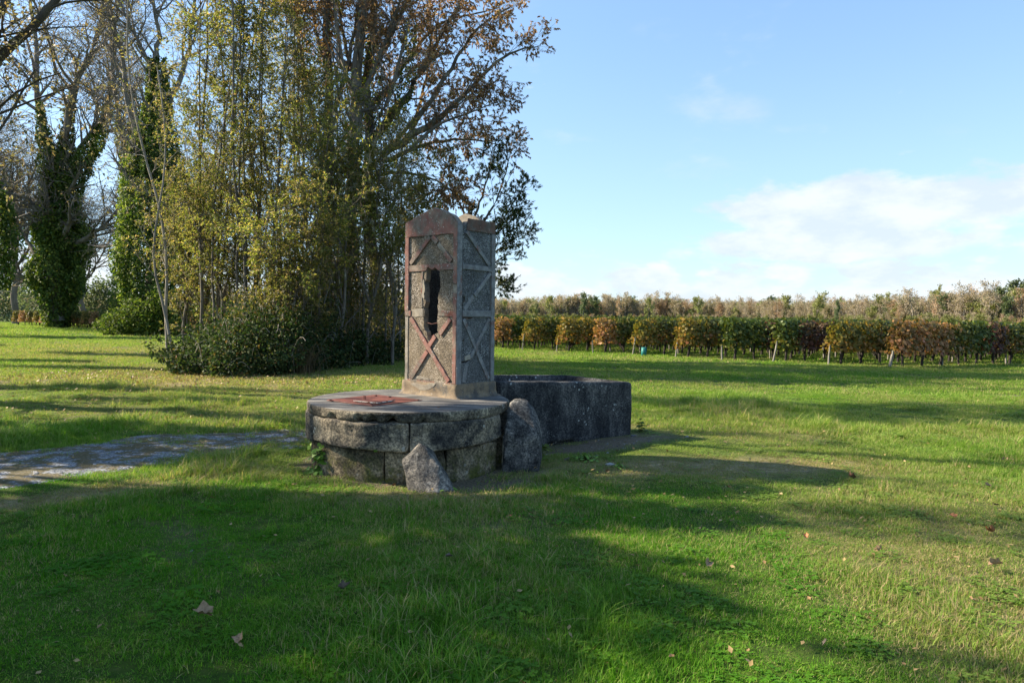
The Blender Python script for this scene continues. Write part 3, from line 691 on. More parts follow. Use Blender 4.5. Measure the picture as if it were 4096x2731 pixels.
# ------------------------------------------------------------------ pump housing
CH = (-0.613, 7.620, T)                       # its nearest bottom corner
AH = R(51.5)
hs = empty('pump_housing', CH, AH, label='tall hollow concrete pump housing with flaking red strapwork and a ragged hole', cat='pump housing')
def fmap(u, z, d): return Vector((-d, u, z))
def smap(u, z, d): return Vector((u, -d, z))
def rag(poly, step, amp, seed, closed=True):
    g = np.random.default_rng(seed); out = []
    for i in range(len(poly)):
        a = np.array(poly[i], float); b = np.array(poly[(i + 1) % len(poly)], float)
        n = max(1, int(np.linalg.norm(b - a) / step))
        for k in range(n):
            p = a + (b - a) * k / n
            out.append(tuple(p + g.normal(size=2) * amp * (1 if k else 0.4)))
    return out
def prism(name, outer, mapf, d0, d1, mt, parent, holes=(), chamfer=0.0, mat_side=None):
    """flat polygon (u,z) with holes, from depth d0 (back) to d1 (front)"""
    loops = [outer] + list(holes); pts = [p for l in loops for p in l]
    tris = geometry.tessellate_polygon([[Vector((p[0], p[1], 0)) for p in l] for l in loops])
    bm = bmesh.new(); cx_ = sum(p[0] for p in outer) / len(outer); cz_ = sum(p[1] for p in outer) / len(outer)
    A = []
    if chamfer:
        # front ring pulled in along the local normals of the outline
        n = len(outer); area = sum(outer[i][0] * outer[(i + 1) % n][1] - outer[(i + 1) % n][0] * outer[i][1] for i in range(n)); sg = 1 if area > 0 else -1
        for i in range(n):
            a = Vector(outer[i - 1]); b = Vector(outer[i]); c_ = Vector(outer[(i + 1) % n])
            n1_ = (b - a).normalized(); n2_ = (c_ - b).normalized()
            nn = Vector((-(n1_.y + n2_.y), n1_.x + n2_.x)); nn = nn.normalized() * sg if nn.length > 1e-6 else Vector((0, 0))
            A.append((b.x + nn.x * chamfer, b.y + nn.y * chamfer))
    front = [bm.verts.new(mapf(*(A[i] if (chamfer and i < len(outer)) else p), d1)) for i, p in enumerate(pts)]
    back = [bm.verts.new(mapf(*p, d0)) for p in pts]
    mid = [bm.verts.new(mapf(*p, d1 - chamfer)) for p in outer] if chamfer else None
    for t in tris:
        try: bm.faces.new([front[i] for i in t]); bm.faces.new([back[i] for i in reversed(t)])
        except ValueError: pass
    o = 0
    for li, l in enumerate(loops):
        n = len(l)
        for i in range(n):
            j = (i + 1) % n
            if li == 0 and chamfer:
                bm.faces.new([front[i], front[j], mid[j], mid[i]]); f = bm.faces.new([mid[i], mid[j], back[j], back[i]])
            else: f = bm.faces.new([front[o + i], front[o + j], back[o + j], back[o + i]])
            if mat_side: f.material_index = 1
        o += n
    me = bm_mesh(name, bm); me.materials.append(mt)
    if mat_side: me.materials.append(mat_side)
    return link(name, me, None, parent)
def bar(name, a, b, wd, mapf, d0, d1, mt, seed=0, rough=0.002, ends=True):
    a, b = Vector(a), Vector(b); t = (b - a).normalized(); n_ = Vector((-t.y, t.x)) * wd / 2
    poly = [a + n_, a - n_, b - n_, b + n_]; poly = [(p.x, p.y) for p in poly]
    return prism(name, rag(poly, 0.05, rough, seed), mapf, d0, d1, mt, hs, chamfer=0.003)
H_, W1, W2 = 2.0, 0.845, 0.632
hole = [(0.489, 1.451), (0.476, 1.483), (0.45, 1.491), (0.424, 1.467), (0.385, 1.457), (0.353, 1.479), (0.327, 1.469), (0.308, 1.45), (0.282, 1.435), (0.288, 1.39), (0.269, 1.354), (0.267, 1.254), (0.292, 1.2), (0.307, 1.136), (0.297, 1.091), (0.311, 1.036), (0.302, 0.982), (0.305, 0.95), (0.319, 0.868), (0.306, 0.841), (0.311, 0.768), (0.292, 0.741), (0.343, 0.726), (0.381, 0.702), (0.413, 0.642), (0.439, 0.636), (0.465, 0.654), (0.479, 0.709), (0.486, 0.746), (0.512, 0.764), (0.533, 0.8), (0.53, 0.856), (0.534, 0.903), (0.525, 0.949), (0.529, 0.995), (0.54, 1.023), (0.504, 1.092), (0.517, 1.138), (0.512, 1.24), (0.525, 1.314), (0.50, 1.35), (0.495, 1.424)]
gab = [(W1, 1.84), (W1, 2.03), (0.70, 2.078), (0.557, 2.117), (0.46, 2.155), (0.375, 2.172), (0.30, 2.15), (0.235, 2.126), (0.16, 2.10), (0.086, 2.06), (0.05, 2.01), (0.0, 1.975), (0, 1.84)]
rg = rag(gab[1:-1], 0.03, 0.004, 3)[:-9]
front_out = [(0, 0.0), (W1, 0.0)] + rg[:]
front_out = [(0.0, 0.0), (W1, 0.0), (W1, 1.0)] + [p for p in rag([(W1, 2.03), (0.557, 2.117), (0.375, 2.17), (0.235, 2.124), (0.086, 2.058), (0.0, 1.972)], 0.035, 0.004, 4)[:] if p[1] > 1.97][:]
front_out = [p for i, p in enumerate(front_out) if i < 3 or p[0] >= -0.01]
# keep only the slope run (drop the closing edge samples)
cut = next((i for i, p in enumerate(front_out) if i > 5 and p[0] < 0.02), len(front_out) - 1); front_out = front_out[:cut + 1]
prism('front_wall', front_out, fmap, -0.072, 0.0, M['dash_front'], hs, [hole], mat_side=M['inner'])
slits = [[(0.082, 0.905), (0.20, 0.900), (0.262, 0.908), (0.24, 0.922), (0.09, 0.922)], [(0.070, 1.09), (0.105, 1.08), (0.13, 1.13), (0.10, 1.165), (0.07, 1.15)],
         [(0.075, 0.40), (0.15, 0.405), (0.215, 0.432), (0.20, 0.446), (0.12, 0.425), (0.078, 0.425)], [(0.085, 0.645), (0.11, 0.64), (0.115, 0.665), (0.09, 0.675)]]
prism('side_wall', [(0.074, 0), (0.558, 0), (0.558, 2.0), (0.30, 2.01), (0.15, 2.0), (0.074, 1.90)], smap, -0.07, 0.0, M['dash_side'], hs, slits, mat_side=M['inner'])
prism('far_side_wall', [(0.074, 0), (0.558, 0), (0.558, 2.0), (0.074, 2.0)], smap, -W1, -W1 + 0.07, M['dash_side'], hs, mat_side=M['inner'])
back_out = [(0, 0), (W1, 0), (W1, 2.02), (0.70, 2.07), (0.6, 2.11), (0.5, 2.15), (0.42, 2.175), (0.33, 2.15), (0.26, 2.13), (0.17, 2.075), (0.08, 2.05), (0.0, 2.01)]
prism('back_wall', rag(back_out, 0.09, 0.003, 9), fmap, -W2, -0.562, M['render'], hs, mat_side=M['inner'])
def fbar(n, a, b, w_, m_, sd, d=0.018, rg_=0.002): return bar(n, a, b, w_, fmap, -0.002, d, M[m_], sd, rg_)
def sbar(n, a, b, w_, m_, sd, d=0.018, rg_=0.002): return bar(n, a, b, w_, smap, -0.002, d, M[m_], sd, rg_)
# front strapwork
gp_ = [(W1, 1.852), (W1, 2.022), (0.70, 2.066), (0.557, 2.108), (0.46, 2.145), (0.375, 2.162), (0.30, 2.138), (0.235, 2.116), (0.16, 2.088), (0.10, 2.052), (0.055, 2.0), (0.0, 1.965), (0, 1.852)]
o = prism('gable_band', rag(gp_, 0.06, 0.002, 12), fmap, -0.002, 0.014, M['red'], hs, chamfer=0.003)
fbar('stile', (0.029, 1.850), (0.029, 1.292), 0.058, 'red', 20)
fbar('stile', (0.030, 1.188), (0.030, 0.168), 0.056, 'red', 21)
fbar('mortar_patch', (0.033, 1.292), (0.033, 1.188), 0.066, 'render', 22, 0.004, 0.006)
fbar('stile', (0.812, 1.850), (0.812, 0.992), 0.064, 'red', 23)
fbar('stile', (0.818, 0.922), (0.818, 0.168), 0.050, 'render', 24, 0.007)
rail = [(0.062, 1.452), (0.062, 1.520), (0.776, 1.520), (0.776, 1.447), (0.492, 1.449), (0.478, 1.485), (0.45, 1.494), (0.424, 1.470), (0.385, 1.460), (0.353, 1.482), (0.325, 1.472), (0.305, 1.452)]
prism('rail', rail, fmap, -0.002, 0.013, M['red'], hs, chamfer=0.002)
fbar('rail', (0.843, 0.958), (0.742, 0.956), 0.068, 'red', 26, 0.014)
fbar('mortar_patch', (0.738, 0.962), (0.545, 0.966), 0.085, 'render', 27, 0.005, 0.005)
fbar('rail', (0.296, 0.962), (0.062, 0.958), 0.066, 'redgrey', 28, 0.008)
fbar('brace', (0.432, 1.836), (0.755, 1.540), 0.050, 'red', 29)
fbar('brace', (0.398, 1.836), (0.318, 1.762), 0.056, 'red', 30)
fbar('mortar_patch', (0.312, 1.756), (0.200, 1.650), 0.050, 'render', 31, 0.004, 0.004)
fbar('brace', (0.196, 1.646), (0.090, 1.545), 0.056, 'red', 32)
fbar('brace', (0.745, 0.905), (0.115, 0.192), 0.055, 'red', 33)
fbar('brace', (0.100, 0.900), (0.262, 0.722), 0.056, 'red', 34)
fbar('brace', (0.335, 0.700), (0.432, 0.586), 0.058, 'red', 35, 0.016)
fbar('brace', (0.462, 0.520), (0.728, 0.192), 0.055, 'red', 36)
fbar('sill_band', (0.838, 0.168), (0.062, 0.168), 0.018, 'redgrey', 37, 0.016)
# side strapwork
prism('side_band', rag([(0.135, 1.900), (0.155, 2.034), (0.629, 2.040), (0.629, 1.900)], 0.08, 0.002, 40), smap, -0.002, 0.012, M['brown'], hs, chamfer=0.003)
prism('corner_post', [(-0.012, 0.168), (0.060, 0.168), (0.064, 0.9), (0.060, 1.5), (0.062, 1.93), (0.040, 1.985), (0.0, 1.968), (-0.012, 1.96)], smap, -0.0, 0.012, M['redgrey'], hs, chamfer=0.003).data.materials[0] = M['blue']
#sbar('corner_block', (0.098, 1.96), (0.100, 1.86), 0.05, 'brown', 41, 0.002, 0.006)
sbar('stile', (0.598, 1.897), (0.598, 0.168), 0.064, 'blue', 42)
sbar('rail', (0.068, 1.486), (0.563, 1.486), 0.058, 'blue', 43)
sbar('rail', (0.068, 0.962), (0.563, 0.963), 0.074, 'blue', 44)
sbar('brace', (0.125, 1.882), (0.525, 1.532), 0.046, 'blue', 45)
sbar('brace', (0.548, 1.440), (0.270, 1.170), 0.046, 'blue', 46)
sbar('brace', (0.262, 1.162), (0.110, 1.008), 0.052, 'render', 47, 0.006, 0.003).data.materials[0] = M['blue']
sbar('brace', (0.098, 0.895), (0.540, 0.195), 0.048, 'blue', 48, 0.013)
sbar('brace', (0.545, 0.905), (0.222, 0.455), 0.046, 'blue', 49, 0.010)
sbar('mortar_patch', (0.215, 0.475), (0.120, 0.452), 0.060, 'render', 50, 0.010, 0.007)
sbar('mortar_patch', (0.150, 0.380), (0.112, 0.185), 0.055, 'render', 51, 0.009, 0.005).data.materials[0] = M['blue']
# plinth: flaring mortar skirt
loops_ = []
for (z, d) in ((0.172, -0.04), (0.168, 0.012), (0.160, 0.022), (0.11, 0.024), (0.06, 0.027), (0.035, 0.034), (0.018, 0.05), (0.006, 0.075), (0.0, 0.10)):
    pts = []
    x0, x1, y0, y1 = -d, W2 + d, -d, W1 + d
    for (ax, ay, bx, by) in ((x0, y0, x1, y0), (x1, y0, x1, y1), (x1, y1, x0, y1), (x0, y1, x0, y0)):
        for k in range(16):
            t_ = k / 16; pts.append((ax + (bx - ax) * t_, ay + (by - ay) * t_, z))
    pts = np.array(pts); c_ = np.array([W2 / 2, W1 / 2, 0])
    if d > 0.04:                                   # corners round off towards the slab
        q = pts - c_; hh = np.array([W2 / 2 + d, W1 / 2 + d]); rr_ = d * 0.9
        inn = np.clip(q[:, :2], -(hh - rr_), hh - rr_); dd = q[:, :2] - inn; L_ = np.linalg.norm(dd, axis=1, keepdims=True)
        q[:, :2] = np.where(L_ > 1e-6, inn + dd / np.maximum(L_, 1e-6) * np.minimum(L_, rr_), q[:, :2]); pts = q + c_
    loops_.append(noisy(pts, 0.004, 25, 80))
V = np.concatenate(loops_); n = 64
F = [[l * n + j, l * n + (j + 1) % n, (l + 1) * n + (j + 1) % n, (l + 1) * n + j] for l in range(len(loops_) - 1) for j in range(n)]
link('plinth', quads('plinth', V, F[::1], False), M['plinth'], hs)
prism('mortar_patch', rag([(0.728, 0.128), (0.64, 0.095), (0.559, 0.062), (0.47, 0.066), (0.403, 0.082), (0.33, 0.125), (0.30, 0.158), (0.38, 0.158), (0.44, 0.135), (0.52, 0.128), (0.62, 0.140)], 0.04, 0.004, 60), fmap, 0.018, 0.029, M['render'], hs, chamfer=0.003)
prism('mortar_patch', rag([(0.72, 0.185), (0.42, 0.182), (0.44, 0.205), (0.58, 0.23), (0.70, 0.22)], 0.04, 0.004, 61), fmap, -0.002, 0.006, M['render'], hs, chamfer=0.002)
def wire(name, pts, r, mt, parent, loc=(0, 0, 0), k=14, sides=6):
    P = polyres(pts, k)[None] - np.array(loc); V, F = tubes(P, np.full((1, k), r), sides)
    return link(name, quads(name, V, F, True), mt, parent)
wire('rebar_wire', [(-0.02 + .05, 0.54, 0.858), (0.02, 0.46, 0.846), (0.015, 0.42, 0.832), (0.02, 0.38, 0.846), (0.03, 0.29, 0.852)], 0.0032, M['rust'], hs)
wire('rebar_wire', [(0.03, 0.50, 0.705), (0.03, 0.44, 0.698), (0.03, 0.37, 0.697)], 0.003, M['rust'], hs)
for (uu, zz_, rl) in ((0.53, 1.25, .05),):
    prism('mortar_patch', rag([(0.528, 1.36), (0.560, 1.34), (0.572, 1.25), (0.556, 1.14), (0.530, 1.12), (0.519, 1.15), (0.514, 1.24), (0.527, 1.31)], 0.03, 0.004, 62), fmap, -0.002, 0.006, M['render'], hs, chamfer=0.002)
prism('jamb_strip', rag([(0.545, 1.44), (0.575, 1.44), (0.575, 1.02), (0.548, 1.03), (0.562, 1.2)], 0.06, 0.003, 63), fmap, -0.002, 0.008, M['redgrey'], hs, chamfer=0.002)

# ------------------------------------------------------------------ steel hatch on the slab
hc = np.array([-1.475, 7.36]); HT = T + 0.006
ht = empty('steel_hatch', (hc[0], hc[1], HT), label='square rust-red painted steel hatch lying on the well slab', cat='hatch')
def flat(name, pts, z0, z1, mt, parent, chamfer=0.002, mside=None):
    pts = [(p[0] - hc[0], p[1] - hc[1]) for p in pts]
    return prism(name, pts, lambda u, v, d: Vector((u, v, d)), z0, z1, mt, parent, chamfer=chamfer, mat_side=mside)
pl_ = [(-1.983, 7.304), (-1.405, 6.869), (-0.964, 7.396), (-1.558, 7.852)]
flat('plate', pl_, 0.001, 0.010, M['rust'], ht)
lid_ = [tuple(gnd(*q, T + 0.03))[:2] for q in ((1414, 1602), (1511, 1611), (1580, 1600), (1487, 1591.5))]
flat('lid', lid_, 0.018, 0.030, M['rust'], ht, 0.002, M['flake'])
for q in ((1321, 1602), (1503, 1585), (1487, 1620), (1671, 1603), (1560, 1597)):
    p = gnd(*q, T + 0.014); bm = bmesh.new()
    bmesh.ops.create_cone(bm, cap_ends=True, segments=6, radius1=0.017, radius2=0.015, depth=0.013, matrix=Matrix.Translation((p.x - hc[0], p.y - hc[1], 0.0175)))
    if q[0] == 1560: bmesh.ops.translate(bm, verts=bm.verts, vec=(0, 0, 0.02))
    link('bolt', bm_mesh('bolt', bm), M['rust'], ht)
for q in ((1456, 1598), (1462, 1600)):
    p = gnd(*q, T + 0.03); bm = bmesh.new()
    bmesh.ops.create_cone(bm, cap_ends=True, segments=8, radius1=0.006, radius2=0.005, depth=0.042, matrix=Matrix.Translation((p.x - hc[0], p.y - hc[1], 0.050)))
    link('hasp_pin', bm_mesh('hasp_pin', bm), M['rust'], ht)
for (a_, b_, sd_) in ((lid_[0], lid_[1], 1), (lid_[1], lid_[2], 2)):
    pass

# ------------------------------------------------------------------ stone trough
NL, NR_, FR, FL = [np.array(p) for p in ((-0.155, 8.27), (1.71, 9.56), (0.80, 10.30), (-1.06, 9.02))]
tops = (0.840, 0.722, 0.752, 0.860)
NX, NY, NZ = 90, 46, 14
V, F = grid_box(NX, NY, NZ)
Lx, Ly = 2.27, 1.17
hv = np.array([Lx / 2, Ly / 2, 0.45]); q = rounded(V, hv, 0.045) / hv
a = (q[:, 0] + 1) / 2; b = (q[:, 1] + 1) / 2; cc = (q[:, 2] + 1) / 2
def bil(v0, v1, v2, v3): return ((1 - a) * (1 - b))[:, None] * v0 + (a * (1 - b))[:, None] * v1 + (a * b)[:, None] * v2 + ((1 - a) * b)[:, None] * v3
xy = bil(NL, NR_, FR, FL); top = bil(*[np.array([t_]) for t_ in tops])[:, 0]
z = -0.07 + cc * (top + 0.07)
da = np.minimum(a, 1 - a) * Lx; db = np.minimum(b, 1 - b) * Ly; dm = np.minimum(da, db)
cav = np.clip((dm - 0.125) / 0.05, 0, 1); cav = cav * cav * (3 - 2 * cav)
z = np.where(V[:, 2] > 0.999, z - cav * 0.50, z)
P = np.stack([xy[:, 0], xy[:, 1], z], 1); P = noisy(P, 0.010, 3.0, 90, 2); P = noisy(P, 0.004, 30.0, 94, 3)
# chipped right-hand arris, hollow under the near edge
chip = np.exp(-((a - 1) / .012) ** 2) * np.exp(-((b) / .06) ** 2) * np.clip(fnoise(P, 14, 97, 2), 0, 1) * 0.05
P[:, 0] -= chip; P[:, 1] -= chip * .3
under = np.exp(-(b / 0.05) ** 2) * (cc < 0.06) * np.clip((np.interp(a, [0, .25, .35, .5, .6, 1], [0, .2, 1, 1, .2, 0])), 0, 1); P[:, 2] += under * 0.05
tr = empty('stone_trough', (NL[0], NL[1], 0), label='long dark lichen-stained stone trough beside the well', cat='trough')
link('basin', quads('basin', P - np.array([NL[0], NL[1], 0]), F, True), M['trough'], tr)

# ------------------------------------------------------------------ guard stone and leaning rock
def outline_solid(name, out, depth, sc, mt, amp, seed, step=0.03):
    out = rag(out, step, 0.0, seed); n = len(out); c_ = np.mean(np.array(out), 0); Vs = []
    for (d, s_) in sc: Vs.append(np.stack([c_[0] + (np.array(out)[:, 0] - c_[0]) * s_, np.full(n, d * depth), c_[1] + (np.array(out)[:, 1] - c_[1]) * s_], 1))
    V = np.concatenate(Vs); F = [[l * n + j, l * n + (j + 1) % n, (l + 1) * n + (j + 1) % n, (l + 1) * n + j] for l in range(len(sc) - 1) for j in range(n)]
    V[:, 1] += np.clip(V[:, 2] - 0.40, 0, 1) * 0.55 * (V[:, 1] < depth * 0.5)
    V = noisy(V, amp, 7, seed); V = noisy(V, amp * 0.5, 30, seed + 3, 2)
    bm = bmesh.new(); vs = [bm.verts.new(p) for p in V]; [bm.faces.new([vs[i] for i in f]) for f in F]
    bmesh.ops.remove_doubles(bm, verts=bm.verts, dist=0.0005)
    return bm_mesh(name, bm, True)
gs = [(-0.20, -0.1), (0.20, -0.1), (0.215, 0.15), (0.205, 0.36), (0.185, 0.48), (0.15, 0.58), (0.10, 0.66), (0.03, 0.725), (-0.05, 0.748), (-0.11, 0.74), (-0.155, 0.70), (-0.175, 0.60), (-0.19, 0.3)]
me = outline_solid('guard_stone', gs, 0.34, [(0, 0.02), (0, 0.3), (0, 0.6), (0.0, 0.80), (0.04, 0.90), (0.16, 0.98), (0.4, 1.0), (0.8, 0.98), (1.0, 0.85), (1.0, 0.02)], M['guard'], 0.012, 110)
o = link('guard_stone', me, M['guard'], None, (0.10, 7.13, gz(0.1, 7.2) + 0.0)); o.rotation_euler = (0, R(1.5), R(-6)); tag(o, 'upright round-topped guard stone between the well and the trough', 'guard stone')
bm = bmesh.new()
def wp(px, py, z): p = at(px, py, z); return (p.x, p.y, p.z)
rk = [wp(1680, 1773, 6.42), wp(1700, 1780, 6.50), wp(1606, 1838, 6.42), wp(1612, 1870, 6.36), wp(1655, 1965, 6.26), wp(1640, 1925, 6.30), wp(1750, 1975, 6.18), wp(1818, 1962, 6.24), wp(1760, 1880, 6.28), wp(1718, 1800, 6.40), wp(1790, 1905, 6.45), wp(1730, 1800, 6.62), wp(1820, 1965, 6.52), wp(1640, 1860, 6.60)]
rk += [(p[0], p[1], -0.1) for p in rk[4:8]] + [(-0.60, 6.55, -0.1), (-0.9, 6.5, -0.1)]
for p in rk: bm.verts.new((p[0] + 0.78, p[1] - 6.3, p[2]))
bmesh.ops.convex_hull(bm, input=bm.verts); bmesh.ops.delete(bm, geom=[v for v in bm.verts if not v.link_faces], context='VERTS')
bmesh.ops.triangulate(bm, faces=bm.faces)
for _ in range(4):
    long_ = [e for e in bm.edges if e.calc_length() > 0.045]
    if long_: bmesh.ops.subdivide_edges(bm, edges=long_, cuts=1); bmesh.ops.triangulate(bm, faces=bm.faces)
bmesh.ops.smooth_vert(bm, verts=bm.verts, factor=0.12, use_axis_x=True, use_axis_y=True, use_axis_z=True)
Pv = np.array([v.co for v in bm.verts]); Pn = noisy(noisy(Pv, 0.014, 11, 120, 3), 0.006, 45, 124, 2)
for v, p in zip(bm.verts, Pn): v.co = p
tag(link('leaning_stone', bm_mesh('leaning_stone', bm, True), M['rock'], None, (-0.78, 6.3, 0)), 'pointed pale boulder leaning against the front of the well', 'boulder')

# ------------------------------------------------------------------ vineyard
def leaf_discs(P, Dn, Dt, s, g, k=6):
    """vine leaves: lobed flat polygons; Dn normal, Dt tip direction"""
    n = len(P); Dt = Dt - (Dt * Dn).sum(1, keepdims=True) * Dn; Dt /= np.linalg.norm(Dt, axis=1, keepdims=True) + 1e-9
    Sd = np.cross(Dn, Dt); th = np.arange(k) * 2 * np.pi / k; rad = np.array([1.0, .82, .95, .55, .95, .82])[:k]
    V = P[:, None] + (Dt[:, None] * np.cos(th)[None, :, None] + Sd[:, None] * np.sin(th)[None, :, None]) * rad[None, :, None] * s[:, None, None]
    V += Dn[:, None] * (g.normal(0, .14, (n, k))[..., None] * s[:, None, None])
    return V.reshape(-1, 3), np.arange(n * k).reshape(n, k)
def vine_foliage(name, mt, g, n=640, end=False):
    x = g.uniform(-.56, .56, n); y = np.clip(g.normal(0, .19, n), -.4, .4); z = 0.46 + 1.17 * g.beta(1.25, 1.1, n)
    z = np.maximum(z, 0.42 + 0.12 * np.sin(x * 5 + g.uniform(0, 6)) + g.normal(0, .04, n))
    if end: x = np.where(x < -.2, x * (0.7 + 0.5 * (1.7 - z)), x); z -= 0.10 * (x < -.3) * g.uniform(0, 1, n)
    k = g.uniform(0, 1, n) < .05; z = np.where(k, 1.6 + g.uniform(0, .14, n), z)
    P = np.stack([x, y, z], 1)
    Dn = np.stack([g.normal(0, .5, n), np.sign(y + 1e-3) * np.abs(g.normal(.8, .4, n)), g.normal(.35, .4, n)], 1); Dn /= np.linalg.norm(Dn, axis=1, keepdims=True)
    Dt = np.stack([g.normal(0, .5, n), g.normal(0, .3, n), -np.ones(n)], 1)
    V, F = leaf_discs(P, Dn, Dt, g.uniform(.05, .09, n), g)
    r = np.clip(0.45 * g.uniform(0, 1, n) + 0.35 * (1 - (z - .6)) * g.uniform(0, 1, n) + 0.35 * (fnoise(P, 3, int(g.integers(900)), 2) * .5 + .5), 0, 1)
    me = quads(name, V, F, False, {'r': np.repeat(r, 6)}); me.materials.append(mt); return me
def vine_trunk(name, g):
    x0 = g.uniform(-.14, .14)
    tr_ = polyres([(0, 0, -.06), (x0 * .3, .02, .18), (x0, g.uniform(-.04, .04), .42), (x0 * .7, 0, .62), (0, 0, .70)], 9)
    a1 = polyres([tr_[-2], (x0 * .5 + .15, 0, .76), (.48, 0, .74)], 9); a2 = polyres([tr_[-2], (x0 * .5 - .15, 0, .76), (-.48, 0, .73)], 9)
    rs = np.array([.065, .052, .045, .042, .050, .052, .055, .05, .03]) * g.uniform(.8, 1.15)
    parts = [tubes(tr_[None], rs[None], 7), tubes(np.stack([a1, a2]), np.linspace(.028, .012, 9)[None].repeat(2, 0), 5)]
    V, F = join_vf(parts); V = noisy(V, .012, 20, int(g.integers(500)))
    me = quads(name, V, F, True); me.materials.append(M['vinewood']); return me
M['l_vine_mix'] = leaf_mat('half_turned_vine_leaves', [(0, (0.035, 0.06, 0.014)), (0.45, (0.085, 0.105, 0.022)), (0.75, (0.22, 0.15, 0.04)), (1, (0.36, 0.13, 0.06))], 0.25, 2.0)
VF = {'mix': [vine_foliage('vine_foliage', M['l_vine_mix'], rng) for _ in range(3)], 'green': [vine_foliage('vine_foliage', M['l_vine'], rng) for _ in range(5)], 'dark': [vine_foliage('vine_foliage', M['l_vine_dark'], rng) for _ in range(2)],
      'gold': [vine_foliage('vine_foliage', M['l_vine_gold'], rng, 660, True) for _ in range(2)], 'red': [vine_foliage('vine_foliage', M['l_vine_red'], rng, 640, True) for _ in range(2)]}
VT = [vine_trunk('vine_trunk', rng) for _ in range(5)]
E0 = np.array([13.9, 24.9]); ED = np.array([-.80, .60]) * 2.07; RD = np.array([.917, .40]); RA = math.atan2(RD[1], RD[0])
def stake_mesh(h, r, g, name='stake'):
    P = polyres([(0, 0, -.1), (g.normal(0, .01), 0, h * .5), (g.normal(0, .02), g.normal(0, .02), h)], 5)[None]; V, F = tubes(P, np.full((1, 5), r), 6)
    k = len(V); F = np.concatenate([F, [[k - 6, k - 5, k - 4, k - 3], [k - 6, k - 3, k - 2, k - 1]]]); me = quads(name, V, F, False); me.materials.append(M['stake']); return me
def vine(x, y, kind, label, sc=1.0, flip=False):
    e = empty('grapevine', (x, y, gz(x, y)), RA + (math.pi if flip else 0) + rng.normal(0, .04), label=label, cat='grapevine', group='grapevines trained along the vineyard rows')
    e.scale = (1.0, sc, sc * rng.uniform(.97, 1.03))
    f = VF[kind][int(rng.integers(len(VF[kind])))]; link('foliage', f, None, e); link('trunk', VT[int(rng.integers(5))], None, e)
    return e
ends = [  # kind, words for the row-end vine, words for its stake (right to left in the photo)
 ('red', 'russet and pink leaved vine at the near row end on the right', 'white-topped end stake of the nearest vine row'),
 ('gold', 'golden orange vine bulging over the row end, second row from the right', 'pale end stake under the golden vine, second row from the right'),
 ('green', 'bright yellow-green vine at the row end beside dark purple leaves', 'leaning grey end stake left of the bright yellow-green vine'),
 ('green', 'olive green row-end vine with a few purple leaves on top', 'slim pale end stake in front of the olive green row-end vine'),
 ('gold', 'low yellow-green row-end vine right of the teal tube', 'thin grey end stake by the low yellow-green row-end vine'),
 ('gold', 'orange-yellow row-end vine just left of the teal tube', 'tall pale end stake just left of the teal tube'),
 ('red', 'pinkish yellow vine at the row end with a tall post in it', 'end stake before the pinkish yellow row-end vine'),
 ('gold', 'yellow and crimson vine tumbling at the third row end right of the housing', 'pale stake at the third row end right of the housing'),
 ('gold', 'orange vine sagging at the second row end right of the housing', 'short stake with a wire stay right of the housing')]
kinds_in = {0: ['red', 'red', 'mix', 'green', 'dark', 'mix', 'green', 'green'], 1: ['gold', 'mix', 'green'], 2: ['dark', 'dark', 'green', 'green'], 3: ['green', 'dark', 'green'], 4: ['mix', 'green'], 5: ['mix', 'mix', 'green'], 6: ['mix', 'green'], 7: ['gold', 'mix'], 8: ['mix', 'green']}
ORD = ['first', 'second', 'third', 'fourth', 'fifth', 'sixth', 'seventh', 'eighth', 'ninth', 'tenth', 'eleventh', 'twelfth', 'thirteenth', 'fourteenth', 'fifteenth', 'sixteenth', 'seventeenth', 'eighteenth', 'nineteenth', 'twentieth']
ORD += ['twenty-' + q for q in ORD[:9]] + ['thirtieth'] + ['thirty-' + q for q in ORD[:9]]
ROWN = ['nearest vine row at the right edge', 'row with the golden end, second from the right', 'row with the bright yellow-green end', 'row with the olive end and purple leaves', 'row just right of the teal tube', 'row just left of the teal tube', 'row with the pinkish yellow end', 'third vine row right of the housing', 'second vine row right of the housing']
far_pts = []; nvine = 0
